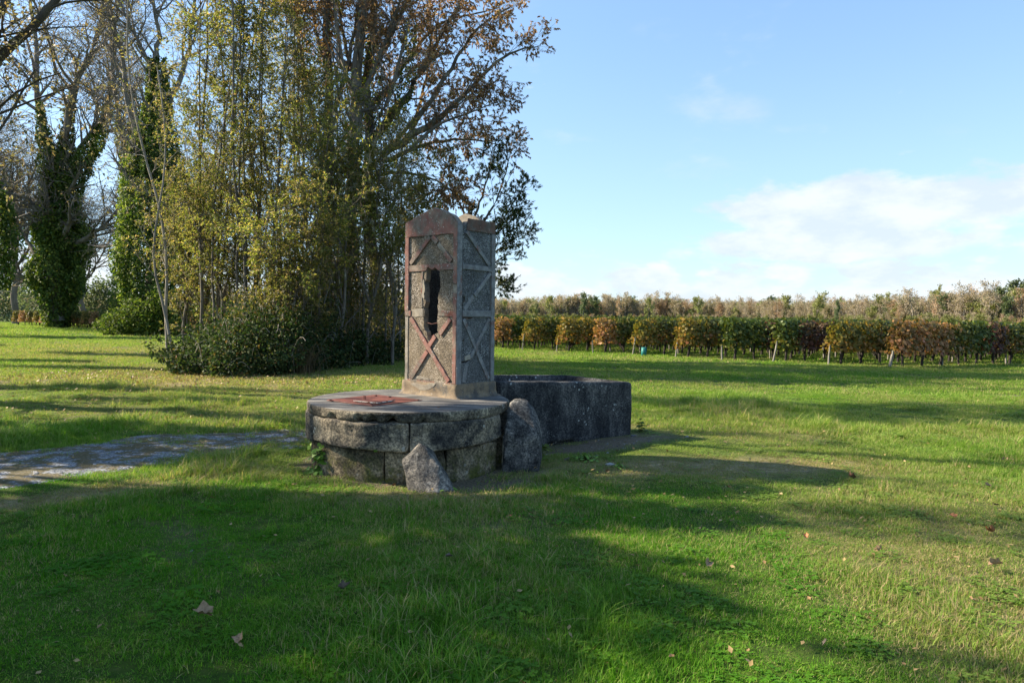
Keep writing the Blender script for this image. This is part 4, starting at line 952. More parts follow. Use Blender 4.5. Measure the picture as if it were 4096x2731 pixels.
for i in range(44):
    E = E0 + ED * i
    L = 26 if i < 9 else 26
    nind = (14 if i == 0 else 9) if i < 9 else 4
    for k in range(int(L)):
        p = E + RD * (0.55 + 1.05 * k)
        if k < nind and nvine < 296:
            kd = (ends[i][0] if i < 9 else ('red' if i % 3 == 0 else 'gold' if i % 3 == 1 else 'mix')) if k == 0 else (kinds_in.get(i, []) + ['green'] * 30)[k - 1]
            if i < 9: lb = ends[i][1] if k == 0 else ORD[k] + ' grapevine along the ' + ROWN[i]
            else: lb = (ORD[k + 0] + ' grapevine' if k else 'reddish row-end grapevine' if i % 3 == 0 else 'half-turned row-end grapevine' if i % 3 == 2 else 'golden row-end grapevine') + ' of the ' + ORD[i - 9] + ' row behind and left of the housing'
            vine(p[0], p[1], kd, lb, 1.0 if i < 9 else 1.0); nvine += 1
        else: far_pts.append((p[0], p[1], 1.0))
    if i < 9:
        s_ = link('end_stake', stake_mesh(0.62 + 0.12 * (i % 3), .035 if i else .05, rng, 'end_stake'), None, None, (E[0] - .12, E[1] - .05, gz(E[0], E[1])))
        s_.rotation_euler = (R(rng.normal(0, 4)), R(rng.normal(3, 4)), 0); tag(s_, ends[i][2], 'stake', 'stakes at the ends of the vine rows')
        for k in (2.6, 6.8):
            p = E + RD * (k + rng.uniform(-.4, .4)); s_ = link('row_stake', stake_mesh(1.55, .032, rng, 'row_stake'), None, None, (p[0], p[1], gz(*p)))
            s_.rotation_euler = (R(rng.normal(0, 2)), R(rng.normal(0, 3)), 0); tag(s_, ('nearer' if k < 4 else 'farther') + ' tall stake of the ' + ROWN[i], 'stake', 'tall stakes inside the vine rows')
for j in range(1, 16):                                       # the field goes on out of frame to the right
    for k in range(26, 44): p = E0 + ED * (j - 1) + RD * (0.55 + 1.05 * k); far_pts.append((p[0], p[1], 1))
fp = np.array(far_pts); n = len(fp)
protos = VF['green'] + VF['dark'][:1] + VF['gold'][:1]
scatter('far_vines', np.stack([fp[:, 0], fp[:, 1], gh(fp[:, 0], fp[:, 1])], -1), np.stack([np.zeros(n), np.zeros(n), np.full(n, RA)], -1), np.ones((n, 3)), np.where(rng.uniform(0, 1, n) < .75, rng.integers(0, 5, n), rng.integers(5, 7, n)), protos,
        None, 'leafy tops of the vine rows running on behind the nearest rows', 'grapevines')
scatter('far_vine_trunks', np.stack([fp[:, 0], fp[:, 1], gh(fp[:, 0], fp[:, 1])], -1), np.stack([np.zeros(n), np.zeros(n), np.full(n, RA)], -1), np.ones((n, 3)), rng.integers(0, 5, n), VT,
        None, 'dark gnarled trunks under the far vine rows', 'grapevines')
p = gnd(2575, 1425); bm = bmesh.new(); bmesh.ops.create_cone(bm, cap_ends=False, segments=14, radius1=.12, radius2=.11, depth=.42); bmesh.ops.solidify(bm, geom=bm.faces[:], thickness=.008)
tag(link('vine_guard_tube', bm_mesh('vine_guard_tube', bm, True), M['teal'], None, (p.x, p.y, 0.19)), 'small teal plastic tube protecting a young vine under the rows', 'plant guard')

# ------------------------------------------------------------------ distant wood
def far_tree(name, kind, g, H=9.0, W=3.2, n=700, ls=.42):
    P1 = polyres([(0, 0, -.3), (g.normal(0, .2), g.normal(0, .2), H * .4), (g.normal(0, .5), g.normal(0, .5), H * .86)], 7)[None]
    R1 = np.linspace(.16, .05, 7)[None]
    P2, R2 = children(P1, R1, 16, g, .22, 1, W * .95, .25, 42, 12, 4, .12, .22, .55)
    P3, R3 = children(P2, R2, 5, g, .3, 1, W * .42, .3, 38, 12, 3, .15, .12, .5, rmin=.018)
    V, F = join_vf([tubes(P1, R1, 5), tubes(P2, R2, 3), tubes(P3, R3, 3)])
    tm = quads(name + '_trunk', V, F, True); tm.materials.append(M['bark_pale'] if kind in ('l_far_tan', 'l_far_russet') else M['bark'])
    p, D = along(P3, max(1, n // len(P3) + 1), g, .15); k = g.permutation(len(p))[:n]; p, D = p[k] + g.normal(0, .2, (n, 3)), D[k]
    V, F, r = leaf_cards(p, D, np.full(n, ls), np.full(n, ls * .55), g)
    cm_ = quads(name + '_crown', V, F, False, {'r': r}); cm_.materials.append(M[kind])
    return tm, cm_
FT = {}
for kd, cnt, H, W_, n_, ls in (('l_far_tan', 5, 9.5, 3.4, 1100, .28), ('l_far_russet', 2, 9.5, 3.2, 1100, .30), ('l_far_green', 3, 8.5, 3.2, 1300, .42), ('l_far_dark', 2, 9.0, 3.0, 1800, .42)):
    FT[kd] = [far_tree('wood_tree', kd, rng, H, W_, n_, ls) for _ in range(cnt)]
def merged(tm, cm_):
    """trunk and crown in one mesh for the wood that reads as a mass"""
    bm = bmesh.new(); bm.from_mesh(tm); n0 = len(bm.faces); bm.from_mesh(cm_)
    bm.faces.ensure_lookup_table()
    for f in bm.faces[n0:]: f.material_index = 1
    me = bpy.data.meshes.new('wood_tree'); bm.to_mesh(me); bm.free(); me.materials.append(tm.materials[0]); me.materials.append(cm_.materials[0]); return me
wood = [merged(*t) for k in ('l_far_tan', 'l_far_russet', 'l_far_green', 'l_far_dark') for t in FT[k]]
wp_, ws_, wv_ = [], [], []
def edge_dist(a): return 235 - 75 * np.clip((a - 0.30) / 0.40, 0, 1) + 12 * np.sin(a * 9) + 60 * np.clip((-a - .2) / .5, 0, 1)
n = 3000; a = rng.uniform(-0.95, 0.95, n); dep = rng.uniform(0, 1, n) ** 1.5 * 75
rad = edge_dist(a) + dep; x = rad * np.sin(a); y = rad * np.cos(a)
u = rng.uniform(0, 1, n); cl = fnoise(np.stack([x, y, 0 * x], -1), .05, 200, 3)
v = np.where(u < .66 - .15 * cl, rng.integers(0, 5, n), np.where(u < .82, rng.integers(5, 7, n), np.where(u < .96, rng.integers(7, 10, n), rng.integers(10, 12, n))))
s = (0.80 + 0.20 * cl + rng.normal(0, .12, n)) * (1 + .06 * (dep > 30))
front = dep < 14; nb = 900; ab = rng.uniform(-0.95, 0.95, nb); rb = edge_dist(ab) - rng.uniform(0, 9, nb)    # low bushes at the foot
x = np.concatenate([x, rb * np.sin(ab)]); y = np.concatenate([y, rb * np.cos(ab)]); s = np.concatenate([s, rng.uniform(.25, .42, nb)])
v = np.concatenate([v, np.where(rng.uniform(0, 1, nb) < .7, rng.integers(7, 10, nb), rng.integers(0, 7, nb))]); n = len(x)
scatter('distant_wood', np.stack([x, y, np.zeros(n)], -1), np.stack([rng.normal(0, .05, n), rng.normal(0, .05, n), rng.uniform(0, 6.28, n)], -1), np.stack([s * rng.uniform(.9, 1.3, n), s * rng.uniform(.9, 1.3, n), s], -1), v, wood,
        None, 'long tan and grey belt of nearly bare woodland beyond the vineyard', 'woodland')
def wood_tree(px, topy, depth, kd, label, wid=1.0):
    p = at(px, 1290, depth); h = (1.6 + (1271 + .0136 * (px - 2048) - topy) / FPX * depth); base = {'l_far_tan': 9.5, 'l_far_russet': 9.5, 'l_far_green': 8.5, 'l_far_dark': 9.0}[kd]
    tm, cm_ = FT[kd][int(rng.integers(len(FT[kd])))]
    e = empty('wood_tree', (p.x, p.y, 0), rng.uniform(0, 6), label=label, cat='tree', group='trees that stand out of the distant wood'); sc_ = h / base / 1.02; e.scale = (sc_ * wid, sc_ * wid, sc_)
    link('trunk', tm, None, e); link('crown', cm_, None, e)
for a_ in ((4055, 1122, 165, 'l_far_dark', 'tallest grey-green tree of the distant wood, near the right edge', 1.25),
           (3345, 1200, 150, 'l_far_dark', 'narrow dark green ivy-clad tree before the wood, above the right vine rows', .55),
           (2335, 1172, 215, 'l_far_dark', 'dark green treetop above the wood a little right of the housing', .8),
           (2195, 1182, 215, 'l_far_green', 'olive rounded treetop in the wood nearest the housing', .9),
           (2135, 1228, 205, 'l_far_green', 'low green bushy tree at the foot of the wood near the housing', 1.2),
           (2475, 1180, 215, 'l_far_russet', 'pinkish russet treetop in the middle of the wood line', .9),
           (2795, 1186, 205, 'l_far_green', 'round yellow-green crown in the wood right of the centre', .95),
           (2595, 1190, 212, 'l_far_green', 'small yellow-green treetop beside the russet one', .8),
           (3265, 1175, 180, 'l_far_green', 'pale olive treetop above the right half of the vineyard', 1.0),
           (3530, 1178, 178, 'l_far_green', 'broad olive treetop in the right part of the wood', 1.1),
           (3745, 1162, 170, 'l_far_green', 'golden green treetop in the right part of the wood', 1.0),
           (3890, 1150, 170, 'l_far_russet', 'ochre treetop left of the tallest tree', 1.1),
           (3600, 1222, 152, 'l_far_russet', 'orange brown bushy tree low in the right wood', 1.0),
           (3880, 1235, 148, 'l_far_dark', 'dark grey-green bush at the wood foot near the right edge', 1.3),
           (3720, 1250, 146, 'l_far_green', 'fresh green bush at the foot of the right wood', 1.5)): wood_tree(*a_)

# ------------------------------------------------------------------ trees of the grove
def mk_tree(name, loc, limbs, levels, leaf, mt_bark, mt_leaf, seed, label, cat='tree', group=None, leafn=8, lsize=(.09, .03), droop=.3, tsides=(9, 6, 4, 3), extra=None, keep=None):
    """limbs: list of (points, r0, r1) in world space; levels: kwargs of children()"""
    g = np.random.default_rng(seed); loc = np.array(loc, float)
    k = 14; P = np.stack([polyres(l[0], k) for l in limbs]) - loc; Rr_ = np.stack([np.linspace(l[1], l[2], k) for l in limbs])
    P[:, 1:-1] += g.normal(0, 1, (len(limbs), k - 2, 3)) * Rr_[:, 1:-1, None] * .35
    parts = [tubes(P, Rr_, tsides[0])]; cur, cr = P, Rr_; lv = []
    for i, kw in enumerate(levels):
        kw = dict(kw); src = kw.pop('src', None)
        cur, cr = children(cur if src is None else lv[src][0], cr if src is None else lv[src][1], kw.pop('n'), g, **kw)
        parts.append(tubes(cur, cr, tsides[min(i + 1, 3)])); lv.append((cur, cr))
    V, F = join_vf(parts); e = empty(name, loc, label=label, cat=cat, group=group)
    link('trunk', quads('trunk', V, F, True), mt_bark, e)
    if leafn:
        p, D = along(cur, leafn, g, .25)
        if keep is not None: kk = keep(p + loc, g); p, D = p[kk], D[kk]
        V, F, r = leaf_cards(p, D, np.full(len(p), lsize[0]), np.full(len(p), lsize[1]), g, None, droop)
        link('crown', quads('crown', V, F, False, {'r': r}), mt_leaf, e)
    return e
def ivy_on(e, pts, radii, n, size, seed, mt=None, name='ivy'):
    g = np.random.default_rng(seed); loc = np.array(e.location); k = 30; P = polyres(pts, k) - loc; rd = np.interp(np.linspace(0, 1, k), np.linspace(0, 1, len(radii)), radii)
    w_ = rd / rd.sum(); t = g.choice(k - 1, n, p=w_[:-1] / w_[:-1].sum()); fr = g.uniform(0, 1, n)[:, None]
    c_ = P[t] * (1 - fr) + P[t + 1] * fr; a = g.uniform(0, 6.283, n)
    lump = 1 + .55 * fnoise(np.stack([np.cos(a) * 1.5, np.sin(a) * 1.5, c_[:, 2] * 1.1 / max(rd.max(), .5)], 1), 1.6, seed, 3)
    r = rd[t] * lump * (1 - .45 * g.uniform(0, 1, n) ** 2.2); O = np.stack([np.cos(a), np.sin(a), g.normal(0, .2, n)], 1)
    p = c_ + O * r[:, None]; D = O * .5 + np.array([0, 0, -.8])
    V, F, rr_ = leaf_cards(p, D, np.full(n, size), np.full(n, size * .8), g, None, 0)
    link(name, quads(name, V, F, False, {'r': rr_}), mt or M['l_ivy'], e)

# --- big ivy-clad trees at the far left
za = 68
base = gnd(235, 1308); base = np.array([at(235, 1308, za).x, at(235, 1308, za).y, 0])
def L_(z, *pts): return [np.array(at(px, py, z + (q[0] if q else 0))) for px, py, *q in pts]
lim = [([base] + L_(za, (240, 1150), (235, 950), (240, 780), (235, 690)), .75, .5),
       (L_(za, (235, 800), (205, 640), (165, 500), (140, 330, 2), (150, 190, 3), (120, 20, 4), (100, -180, 5)), .42, .09),
       (L_(za, (240, 740), (262, 560), (285, 380, -2), (330, 270, -3), (400, 120, -3), (430, -60, -3), (470, -220, -4)), .42, .09),
       (L_(za, (245, 800), (330, 650), (385, 560, 2), (430, 430, 3), (460, 300, 3), (455, 150, 4), (480, -50, 4)), .40, .08),
       (L_(za, (250, 720), (310, 600), (392, 500, -1), (395, 380, -1), (340, 240, -2)), .25, .05),
       (L_(za, (230, 1000), (130, 880), (60, 830, 1), (10, 800, 2), (-50, 790, 2)), .30, .06),
       (L_(za, (250, 1020), (330, 960), (420, 900, -2), (510, 880, -2), (580, 905, -2)), .28, .05),
       (L_(za, (200, 1100), (110, 960, 3), (60, 880, 3), (0, 700, 3), (-60, 560, 2)), .26, .06)]
tA = mk_tree('ivy_tree', base, lim, [dict(n=22, ln=5.5, ang=46, trop=.12, segs=5, wob=.2, rmin=.03, tmin=.3), dict(n=8, ln=2.6, ang=42, segs=4, wob=.2, trop=.05, rmin=.02), dict(n=6, ln=1.4, ang=40, segs=3, wob=.2, trop=.0, rmin=.013)],
             None, M['twig'], M['l_sparse'], 301, 'huge forked bare tree with dark ivy thick on its trunk, far left', leafn=2, lsize=(.22, .10), tsides=(8, 5, 3, 3))
ivy_on(tA, [base] + L_(za, (225, 1200), (232, 1100), (230, 1000), (235, 900), (237, 800), (235, 720)), [.8, 1.6, 2.3, 2.2, 2.0, 1.8, 1.2], 17000, .30, 302)
ivy_on(tA, L_(za, (225, 760), (200, 640), (170, 500), (155, 400)), [1.1, .8, .5, .2], 3000, .26, 303)
ivy_on(tA, L_(za, (245, 760), (262, 600), (275, 480), (290, 360)), [1.2, .8, .5, .2], 3000, .26, 304)
ivy_on(tA, L_(za, (260, 780), (330, 660), (380, 560), (440, 430)), [1.1, 1.0, .7, .25], 3600, .26, 305)
zb = 50
bb = np.array([at(600, 1345, zb).x, at(600, 1345, zb).y, 0])
lim = [([bb] + L_(zb, (600, 1100), (615, 800), (618, 500), (622, 215)), .55, .18),
       (L_(zb, (610, 700), (560, 600, 1), (520, 480, 1), (500, 330, 1), (480, 200, 1), (450, 60), (400, -120)), .25, .07),
       (L_(zb, (620, 500), (700, 380), (760, 200), (780, 0), (800, -200)), .22, .06),
       (L_(zb, (622, 260), (640, 120), (600, -50), (560, -220)), .18, .06),
       (L_(zb, (622, 300), (560, 180), (500, 60), (430, -100)), .17, .05)]
tB = mk_tree('ivy_tree', bb, lim, [dict(n=20, ln=4.2, ang=46, trop=.1, segs=5, wob=.2, rmin=.025, tmin=.35), dict(n=7, ln=2.0, ang=42, segs=4, wob=.2, trop=.05, rmin=.016), dict(n=5, ln=1.0, ang=40, segs=3, wob=.2, trop=.0, rmin=.011)],
             None, M['twig'], M['l_sparse'], 311, 'tall ivy column tree, sunlit on its left side, left of the grove', leafn=1, lsize=(.17, .08), tsides=(8, 5, 3, 3))
ivy_on(tB, [bb] + L_(zb, (585, 1150), (605, 1000), (615, 850), (620, 700), (618, 600), (625, 450), (628, 330), (628, 230)), [1.4, 1.7, 1.9, 1.8, 1.6, 1.4, .95, .7, .4], 26000, .22, 312)
b2 = np.array([at(505, 1330, 60).x, at(505, 1330, 60).y, 0])
tC = mk_tree('slender_ivy_tree', b2, [([b2] + L_(60, (515, 1000), (530, 800), (500, 600), (470, 450), (455, 330), (440, 100), (430, -150)), .32, .07), (L_(60, (520, 850), (545, 600), (535, 420), (520, 350)), .2, .08), (L_(60, (455, 330), (500, 200), (520, 50), (560, -100)), .12, .05)],
             [dict(n=24, ln=4.5, ang=50, trop=.1, segs=5, wob=.2, rmin=.025, tmin=.2), dict(n=8, ln=2.2, ang=42, segs=4, wob=.2, trop=.0, rmin=.016), dict(n=5, ln=1.1, ang=40, segs=3, wob=.2, trop=0, rmin=.012)],
             None, M['twig'], M['l_sparse'], 321, 'slender bare tree with two thin ivied stems, between the two ivy columns', leafn=1, lsize=(.2, .09), tsides=(7, 4, 3, 3))
ivy_on(tC, [b2] + L_(60, (515, 1000), (528, 800), (495, 600), (468, 460)), [1.2, 1.1, .8, .6, .25], 4500, .22, 322)
ivy_on(tC, L_(60, (525, 800), (545, 600), (535, 420), (518, 350)), [.6, .5, .5, .3], 2200, .22, 323)
# bare trees behind and beyond the left edge
for k, (px, py, z, seed, lb, hh) in enumerate(((60, 1300, 84, 331, 'bare brown tree behind the big ivied tree, at the left edge', 24), (330, 1295, 92, 333, 'bare tree with drooping twigs right of the big ivied trunk', 17), (760, 1300, 88, 334, 'bare tall tree glimpsed behind the left end of the grove', 26), (-230, 1310, 66, 332, 'bare tree just beyond the left edge of the view', 26))):
    b = np.array([at(px, py, z).x, at(px, py, z).y, 0]); g = np.random.default_rng(seed); lim = [([b, b + [0, 0, hh * .3], b + [g.normal(0, .5), 0, hh * .6]], .4, .25)]
    for q in range(8):
        a = g.uniform(0, 6.28); o_ = np.array([math.cos(a), math.sin(a) * .7, 0]); h0 = hh * g.uniform(.18, .55); lim.append(([b + [0, 0, h0], b + [0, 0, h0 + hh * .15] + o_ * hh * .10, b + [0, 0, h0 + hh * .42] + o_ * hh * .22], .2, .05))
    mk_tree('bare_tree', b, lim, [dict(n=17, ln=4.8, ang=48, trop=.08, segs=5, wob=.2, rmin=.03, tmin=.3), dict(n=7, ln=2.3, ang=42, segs=4, wob=.2, trop=0, rmin=.02), dict(n=5, ln=1.2, ang=40, segs=3, wob=.2, trop=0, rmin=.013)],
            None, M['twig'], M['l_sparse'], seed, lb, leafn=1, lsize=(.24, .11), tsides=(7, 4, 3, 3), group='bare trees at the left')
bq = np.array([at(-40, 1320, 45).x, at(-40, 1320, 45).y, 0])
tD = mk_tree('ivy_tree', bq, [([bq] + L_(45, (-40, 1000), (-45, 700), (-60, 400), (-60, 0)), .4, .12)], [dict(n=12, ln=3.5, ang=46, trop=.1, segs=5, wob=.2, rmin=.02, tmin=.3), dict(n=6, ln=1.8, ang=42, segs=4, wob=.2, trop=.05, rmin=.014)], None, M['twig'], M['l_sparse'], 351, 'dark ivied trunk cut off by the left edge of the photo', leafn=2, lsize=(.15, .07), tsides=(7, 4, 3, 3))
ivy_on(tD, L_(45, (-30, 1150), (-25, 1000), (-30, 850), (-45, 700)), [.9, 1.3, 1.2, .5], 6000, .2, 352)
# --- overhanging tree, its trunk out of frame on the left
zn = 12.0; bn = np.array([-13.2, 12.6, 0])
lim = [([bn, bn + [.1, 0, 3.2], bn + [.6, 0, 6.0]], .34, .24),
       ([bn + [.3, 0, 4.6]] + L_(zn, (-160, 330), (0, 229), (94, 168), (178, 70), (248, 0), (330, -160)), .13, .05),
       ([bn + [.5, 0, 5.2]] + L_(zn, (-60, 220), (0, 117), (28, 28), (47, -20), (90, -260)), .12, .05),
       ([bn + [.2, 0, 3.8]] + L_(zn, (-120, 520), (0, 421), (103, 327), (178, 295), (243, 292)), .055, .012),
       ([bn + [.2, 0, 3.6]] + L_(zn, (-100, 500, .6), (0, 449, .6), (70, 418, .6), (154, 398, .6), (230, 370, .6), (290, 346, .6)), .05, .012),
       ([bn + [.1, 0, 3.0]] + L_(zn, (-100, 680), (0, 515), (60, 450), (90, 350), (140, 280)), .05, .015),
       ([bn + [.5, 0, 5.6], bn + [2.4, -1, 9.0], bn + [3.6, -1.5, 12.5]], .16, .05), ([bn + [.5, 0, 5.6], bn + [-1.0, -1, 9.0], bn + [-1.6, -1.5, 13]], .16, .05), ([bn + [.5, 0, 5.6], bn + [1.2, 1.6, 9.0], bn + [2.0, 2.5, 12.0]], .16, .05)]
mk_tree('overhanging_tree', bn, lim, [dict(n=9, ln=1.5, ang=42, trop=.05, segs=5, wob=.22, rmin=.006, tmin=.35, rr=.35), dict(n=5, ln=.75, ang=42, segs=4, wob=.2, trop=.02, rmin=.004), dict(n=3, ln=.35, ang=40, segs=3, wob=.2, trop=0, rmin=.003)],
        None, M['bark_dark'], M['l_sparse'], 341, 'dark limbs of a tree reaching in at the top left corner', leafn=5, lsize=(.08, .04))

# --- the grove: slim olive-leaved saplings
def sapling(px, base_z, H, seed, mtl, label, lean=0.0, spread=1.7, leafn=11, tmin=.14, n1=22, bark='bark', r0=.06, lsz=(.085, .034), fork=True):
    x = (px - 2048) / FPX * base_z; b = np.array([x, base_z, gz(x, base_z)]); g = np.random.default_rng(seed)
    top = b + [lean, g.normal(0, .4), H]
    st = [b - [0, 0, .1], b + [lean * .1 + g.normal(0, .22), 0, H * .2], b + [lean * .3 + g.normal(0, .3), 0, H * .38], b + [lean * .5 + g.normal(0, .4), g.normal(0, .2), H * .62], b + [lean * .8 + g.normal(0, .3), 0, H * .82], top]
    lim = [(st, r0, .018)]
    if fork:
        m_ = b + [lean * .15, 0, H * g.uniform(.12, .28)]; o_ = np.array([g.normal(0, .7) - lean * .3, g.normal(0, .6), 0])
        lim.append(([m_, m_ + o_ * .5 + [0, 0, H * .25], b + o_ * 1.5 + [lean * .5, 0, H * .84]], r0 * .65, .014))
    return mk_tree('sapling', b, lim, [dict(n=n1, ln=spread, ang=42, trop=.12, segs=5, wob=.18, tmin=tmin, rr=.4, rmin=.008, lfall=.35), dict(n=7, ln=spread * .42, ang=42, segs=4, wob=.18, trop=.04, rmin=.005), dict(n=5, ln=spread * .22, ang=40, segs=3, wob=.15, trop=-.02, rmin=.003)],
                   None, M[bark], mtl, seed, label, group='slim trees of the grove', leafn=int(leafn * 1.15), lsize=lsz, droop=.35, tsides=(7, 4, 3, 3))
sapling(672, 21.5, 11.5, 401, M['l_olive'], 'slender pale-barked leaning stem lit by the sun at the left edge of the grove', -1.0, 1.25, 2, .2, 15, 'bark_pale', .055, fork=False)
sapling(700, 21.0, 9.0, 402, M['l_olive'], 'second pale-barked stem close beside the leaning one', -.55, 1.1, 3, .25, 12, 'bark_pale', .045, fork=False)
sapling(795, 22.5, 14.5, 403, M['l_olive'], 'grey straight stem with olive leaves, third from the left of the grove', .1, 1.6, 7, .22)
sapling(880, 23.5, 15.0, 404, M['l_olive'], 'tall olive-brown leaved tree in the left third of the grove', -.3, 1.8, 10)
sapling(945, 21.5, 15.5, 405, M['l_yellow'], 'tallest yellow-green tree in the left third of the grove', .2, 1.75, 11)
sapling(1040, 24.0, 16.0, 406, M['l_yellow'], 'yellow-topped slim tree left of the dark trunks', .0, 1.8, 10)
sapling(1090, 22.0, 12.5, 407, M['l_olive'], 'slim olive tree standing directly left of the dark trunks', -.4, 1.6, 10)
sapling(1175, 25.5, 15.0, 408, M['l_olive'], 'olive tree rising behind the brambles in the middle of the grove', .3, 1.7, 9)
sapling(1265, 22.5, 8.0, 409, M['l_olive'], 'low olive tree in front of the dark trunks', .2, 1.7, 6, .1)
sapling(1370, 21.5, 8.5, 410, M['l_yellow'], 'bright green low tree in front of the dark trunks', -.2, 1.7, 6, .1)
sapling(1470, 22.0, 8.2, 411, M['l_olive'], 'leafy low tree left of the pump housing', .3, 1.8, 6, .08)
sapling(1570, 22.5, 6.8, 412, M['l_olive'], 'low spreading olive tree seen just left of the pump housing', .4, 1.7, 6, .08)
sapling(1140, 19.8, 5.2, 413, M['l_olive'], 'dark low tree growing out of the brambles', .1, 1.3, 8, .1)
sapling(1250, 20.3, 4.6, 414, M['l_yellow'], 'yellow-green low tree drooping over the brambles', .0, 1.4, 8, .1)
sapling(1660, 25.5, 6.0, 415, M['l_olive'], 'leafy low tree hidden partly behind the pump housing', .2, 1.6, 10, .1)
sapling(745, 24.0, 5.5, 416, M['l_olive'], 'low leafy young tree behind the two pale stems', .3, 1.5, 9, .1)
sapling(825, 24.5, 7.0, 417, M['l_olive'], 'young olive tree behind the left end of the brambles', -.2, 1.6, 9, .1)
sapling(915, 23.0, 6.0, 418, M['l_yellow'], 'bushy yellow-green young tree above the brambles', .2, 1.5, 9, .1)
sapling(1000, 25.0, 7.5, 419, M['l_olive'], 'young leafy tree in the left middle of the grove, behind the brambles', .0, 1.6, 9, .1)
sapling(1230, 26.5, 16.0, 428, M['l_yellow'], 'tall yellow-green tree at the back of the grove, left of the dark trunks', -.3, 1.9, 8, .3)
sapling(1590, 25.0, 8.5, 429, M['l_yellow'], 'yellow-green tree close behind the left edge of the pump housing', .2, 1.8, 9, .15)
# --- big dark trunks and the russet ash
def trunk_tree(px, z, r0, seed, label, limbs, mtl, leafn, lv=None, ivy=None):
    b = np.array([(px - 2048) / FPX * z, z, 0]); lim = [([b - [0, 0, .2]] + [np.array(q) for q in limbs[0]], r0, r0 * .45)] + [(q, a_, b_) for q, a_, b_ in limbs[1:]]
    e = mk_tree('ash_tree', b, lim, lv or [dict(n=12, ln=2.1, ang=42, trop=.08, segs=5, wob=.2, tmin=.35, rr=.38, rmin=.012, lfall=.4), dict(n=7, ln=.95, ang=42, segs=4, wob=.2, trop=.0, rmin=.007), dict(n=4, ln=.42, ang=42, segs=3, wob=.2, trop=-.06, rmin=.004)],
                None, M['bark'], mtl, seed, label, leafn=leafn, lsize=(.10, .036), droop=.9, tsides=(10, 5, 3, 3), group='big ash trees of the grove')
    return e
tr1 = trunk_tree(1300, 25, .26, 421, 'big dark trunk, left of the three thick ones in the grove, ivy low on it',
    [L_(25, (1300, 1100), (1305, 800), (1310, 500), (1320, 200), (1300, -100)), (L_(25, (1308, 600), (1240, 420), (1200, 200), (1180, -50)), .1, .03), (L_(25, (1310, 500), (1380, 330), (1420, 120), (1450, -100)), .1, .03), (L_(25, (1315, 300), (1260, 120), (1240, -80)), .08, .03)], M['l_brown'], 11)
tr2 = trunk_tree(1395, 24.4, .32, 422, 'thickest dark trunk in the middle of the grove',
    [L_(24.4, (1392, 1100), (1400, 800), (1420, 500), (1440, 200), (1450, -100)), (L_(24.4, (1405, 700), (1480, 520), (1560, 400), (1600, 250), (1640, 60)), .12, .03), (L_(24.4, (1420, 480), (1480, 300), (1560, 120), (1620, -60)), .12, .03), (L_(24.4, (1425, 420), (1370, 250), (1340, 60), (1320, -100)), .1, .03)], M['l_brown'], 11)
za_ = 26
tr3 = trunk_tree(1490, za_, .27, 423, 'russet-leaved ash with long bare limbs reaching right above the pump housing',
    [L_(za_, (1490, 1100), (1480, 850), (1470, 600), (1475, 350), (1480, 100), (1500, -150)),
     (L_(za_, (1490, 560), (1580, 450), (1660, 330), (1740, 180), (1810, 60), (1880, -60)), .17, .05),
     (L_(za_, (1530, 620), (1640, 560, -1), (1740, 480, -1), (1850, 390, -1), (1960, 270, -1), (2040, 205, -1), (2120, 175, -1), (2152, 188, -1)), .16, .018),
     (L_(za_, (1540, 640), (1660, 590, 1), (1760, 560, 1), (1880, 555, 1), (1960, 565, 1), (2015, 590, 1)), .11, .012),
     (L_(za_, (1640, 520), (1740, 380), (1830, 230), (1900, 110), (1980, 60), (2040, 30)), .11, .02),
     (L_(za_, (1480, 420), (1600, 300, 2), (1700, 130, 2), (1800, 70, 2), (1900, 60, 2), (2000, 30, 2)), .12, .02),
     (L_(za_, (1640, 600, -2), (1740, 500, -2), (1850, 460, -2), (1960, 420, -2), (2010, 400, -2)), .07, .012),
     (L_(za_, (1500, 700), (1600, 690), (1690, 700), (1770, 730), (1830, 790)), .08, .012),
     (L_(za_, (1560, 600, 2), (1660, 480, 2), (1700, 350, 2), (1720, 200, 2), (1740, 30, 2)), .09, .02),
     (L_(za_, (1480, 300), (1560, 160), (1620, 20), (1680, -120)), .12, .04),
     (L_(za_, (1475, 400), (1400, 260), (1360, 100), (1350, -60)), .1, .03)], M['l_brown'], 20,
     [dict(n=13, ln=1.75, ang=44, trop=.05, segs=5, wob=.22, tmin=.22, rr=.36, rmin=.012, lfall=.45), dict(n=7, ln=.80, ang=44, segs=4, wob=.22, trop=-.02, rmin=.007), dict(n=4, ln=.36, ang=44, segs=3, wob=.2, trop=-.1, rmin=.004)])
ivy_on(tr3, L_(za_, (1480, 900), (1475, 600), (1480, 350), (1500, 100)), [.35, .4, .45, .3], 2600, .10, 424)
ivy_on(tr3, L_(za_, (1480, 600), (1560, 480), (1620, 380), (1640, 100)), [.3, .35, .3, .25], 1600, .10, 427)
ivy_on(tr1, L_(25, (1295, 1200), (1300, 900), (1305, 600), (1310, 450)), [.42, .38, .34, .25], 2600, .10, 425)
ivy_on(tr2, L_(24.4, (1400, 1250), (1396, 1000), (1400, 800), (1415, 600)), [.45, .4, .35, .3], 2000, .10, 426)
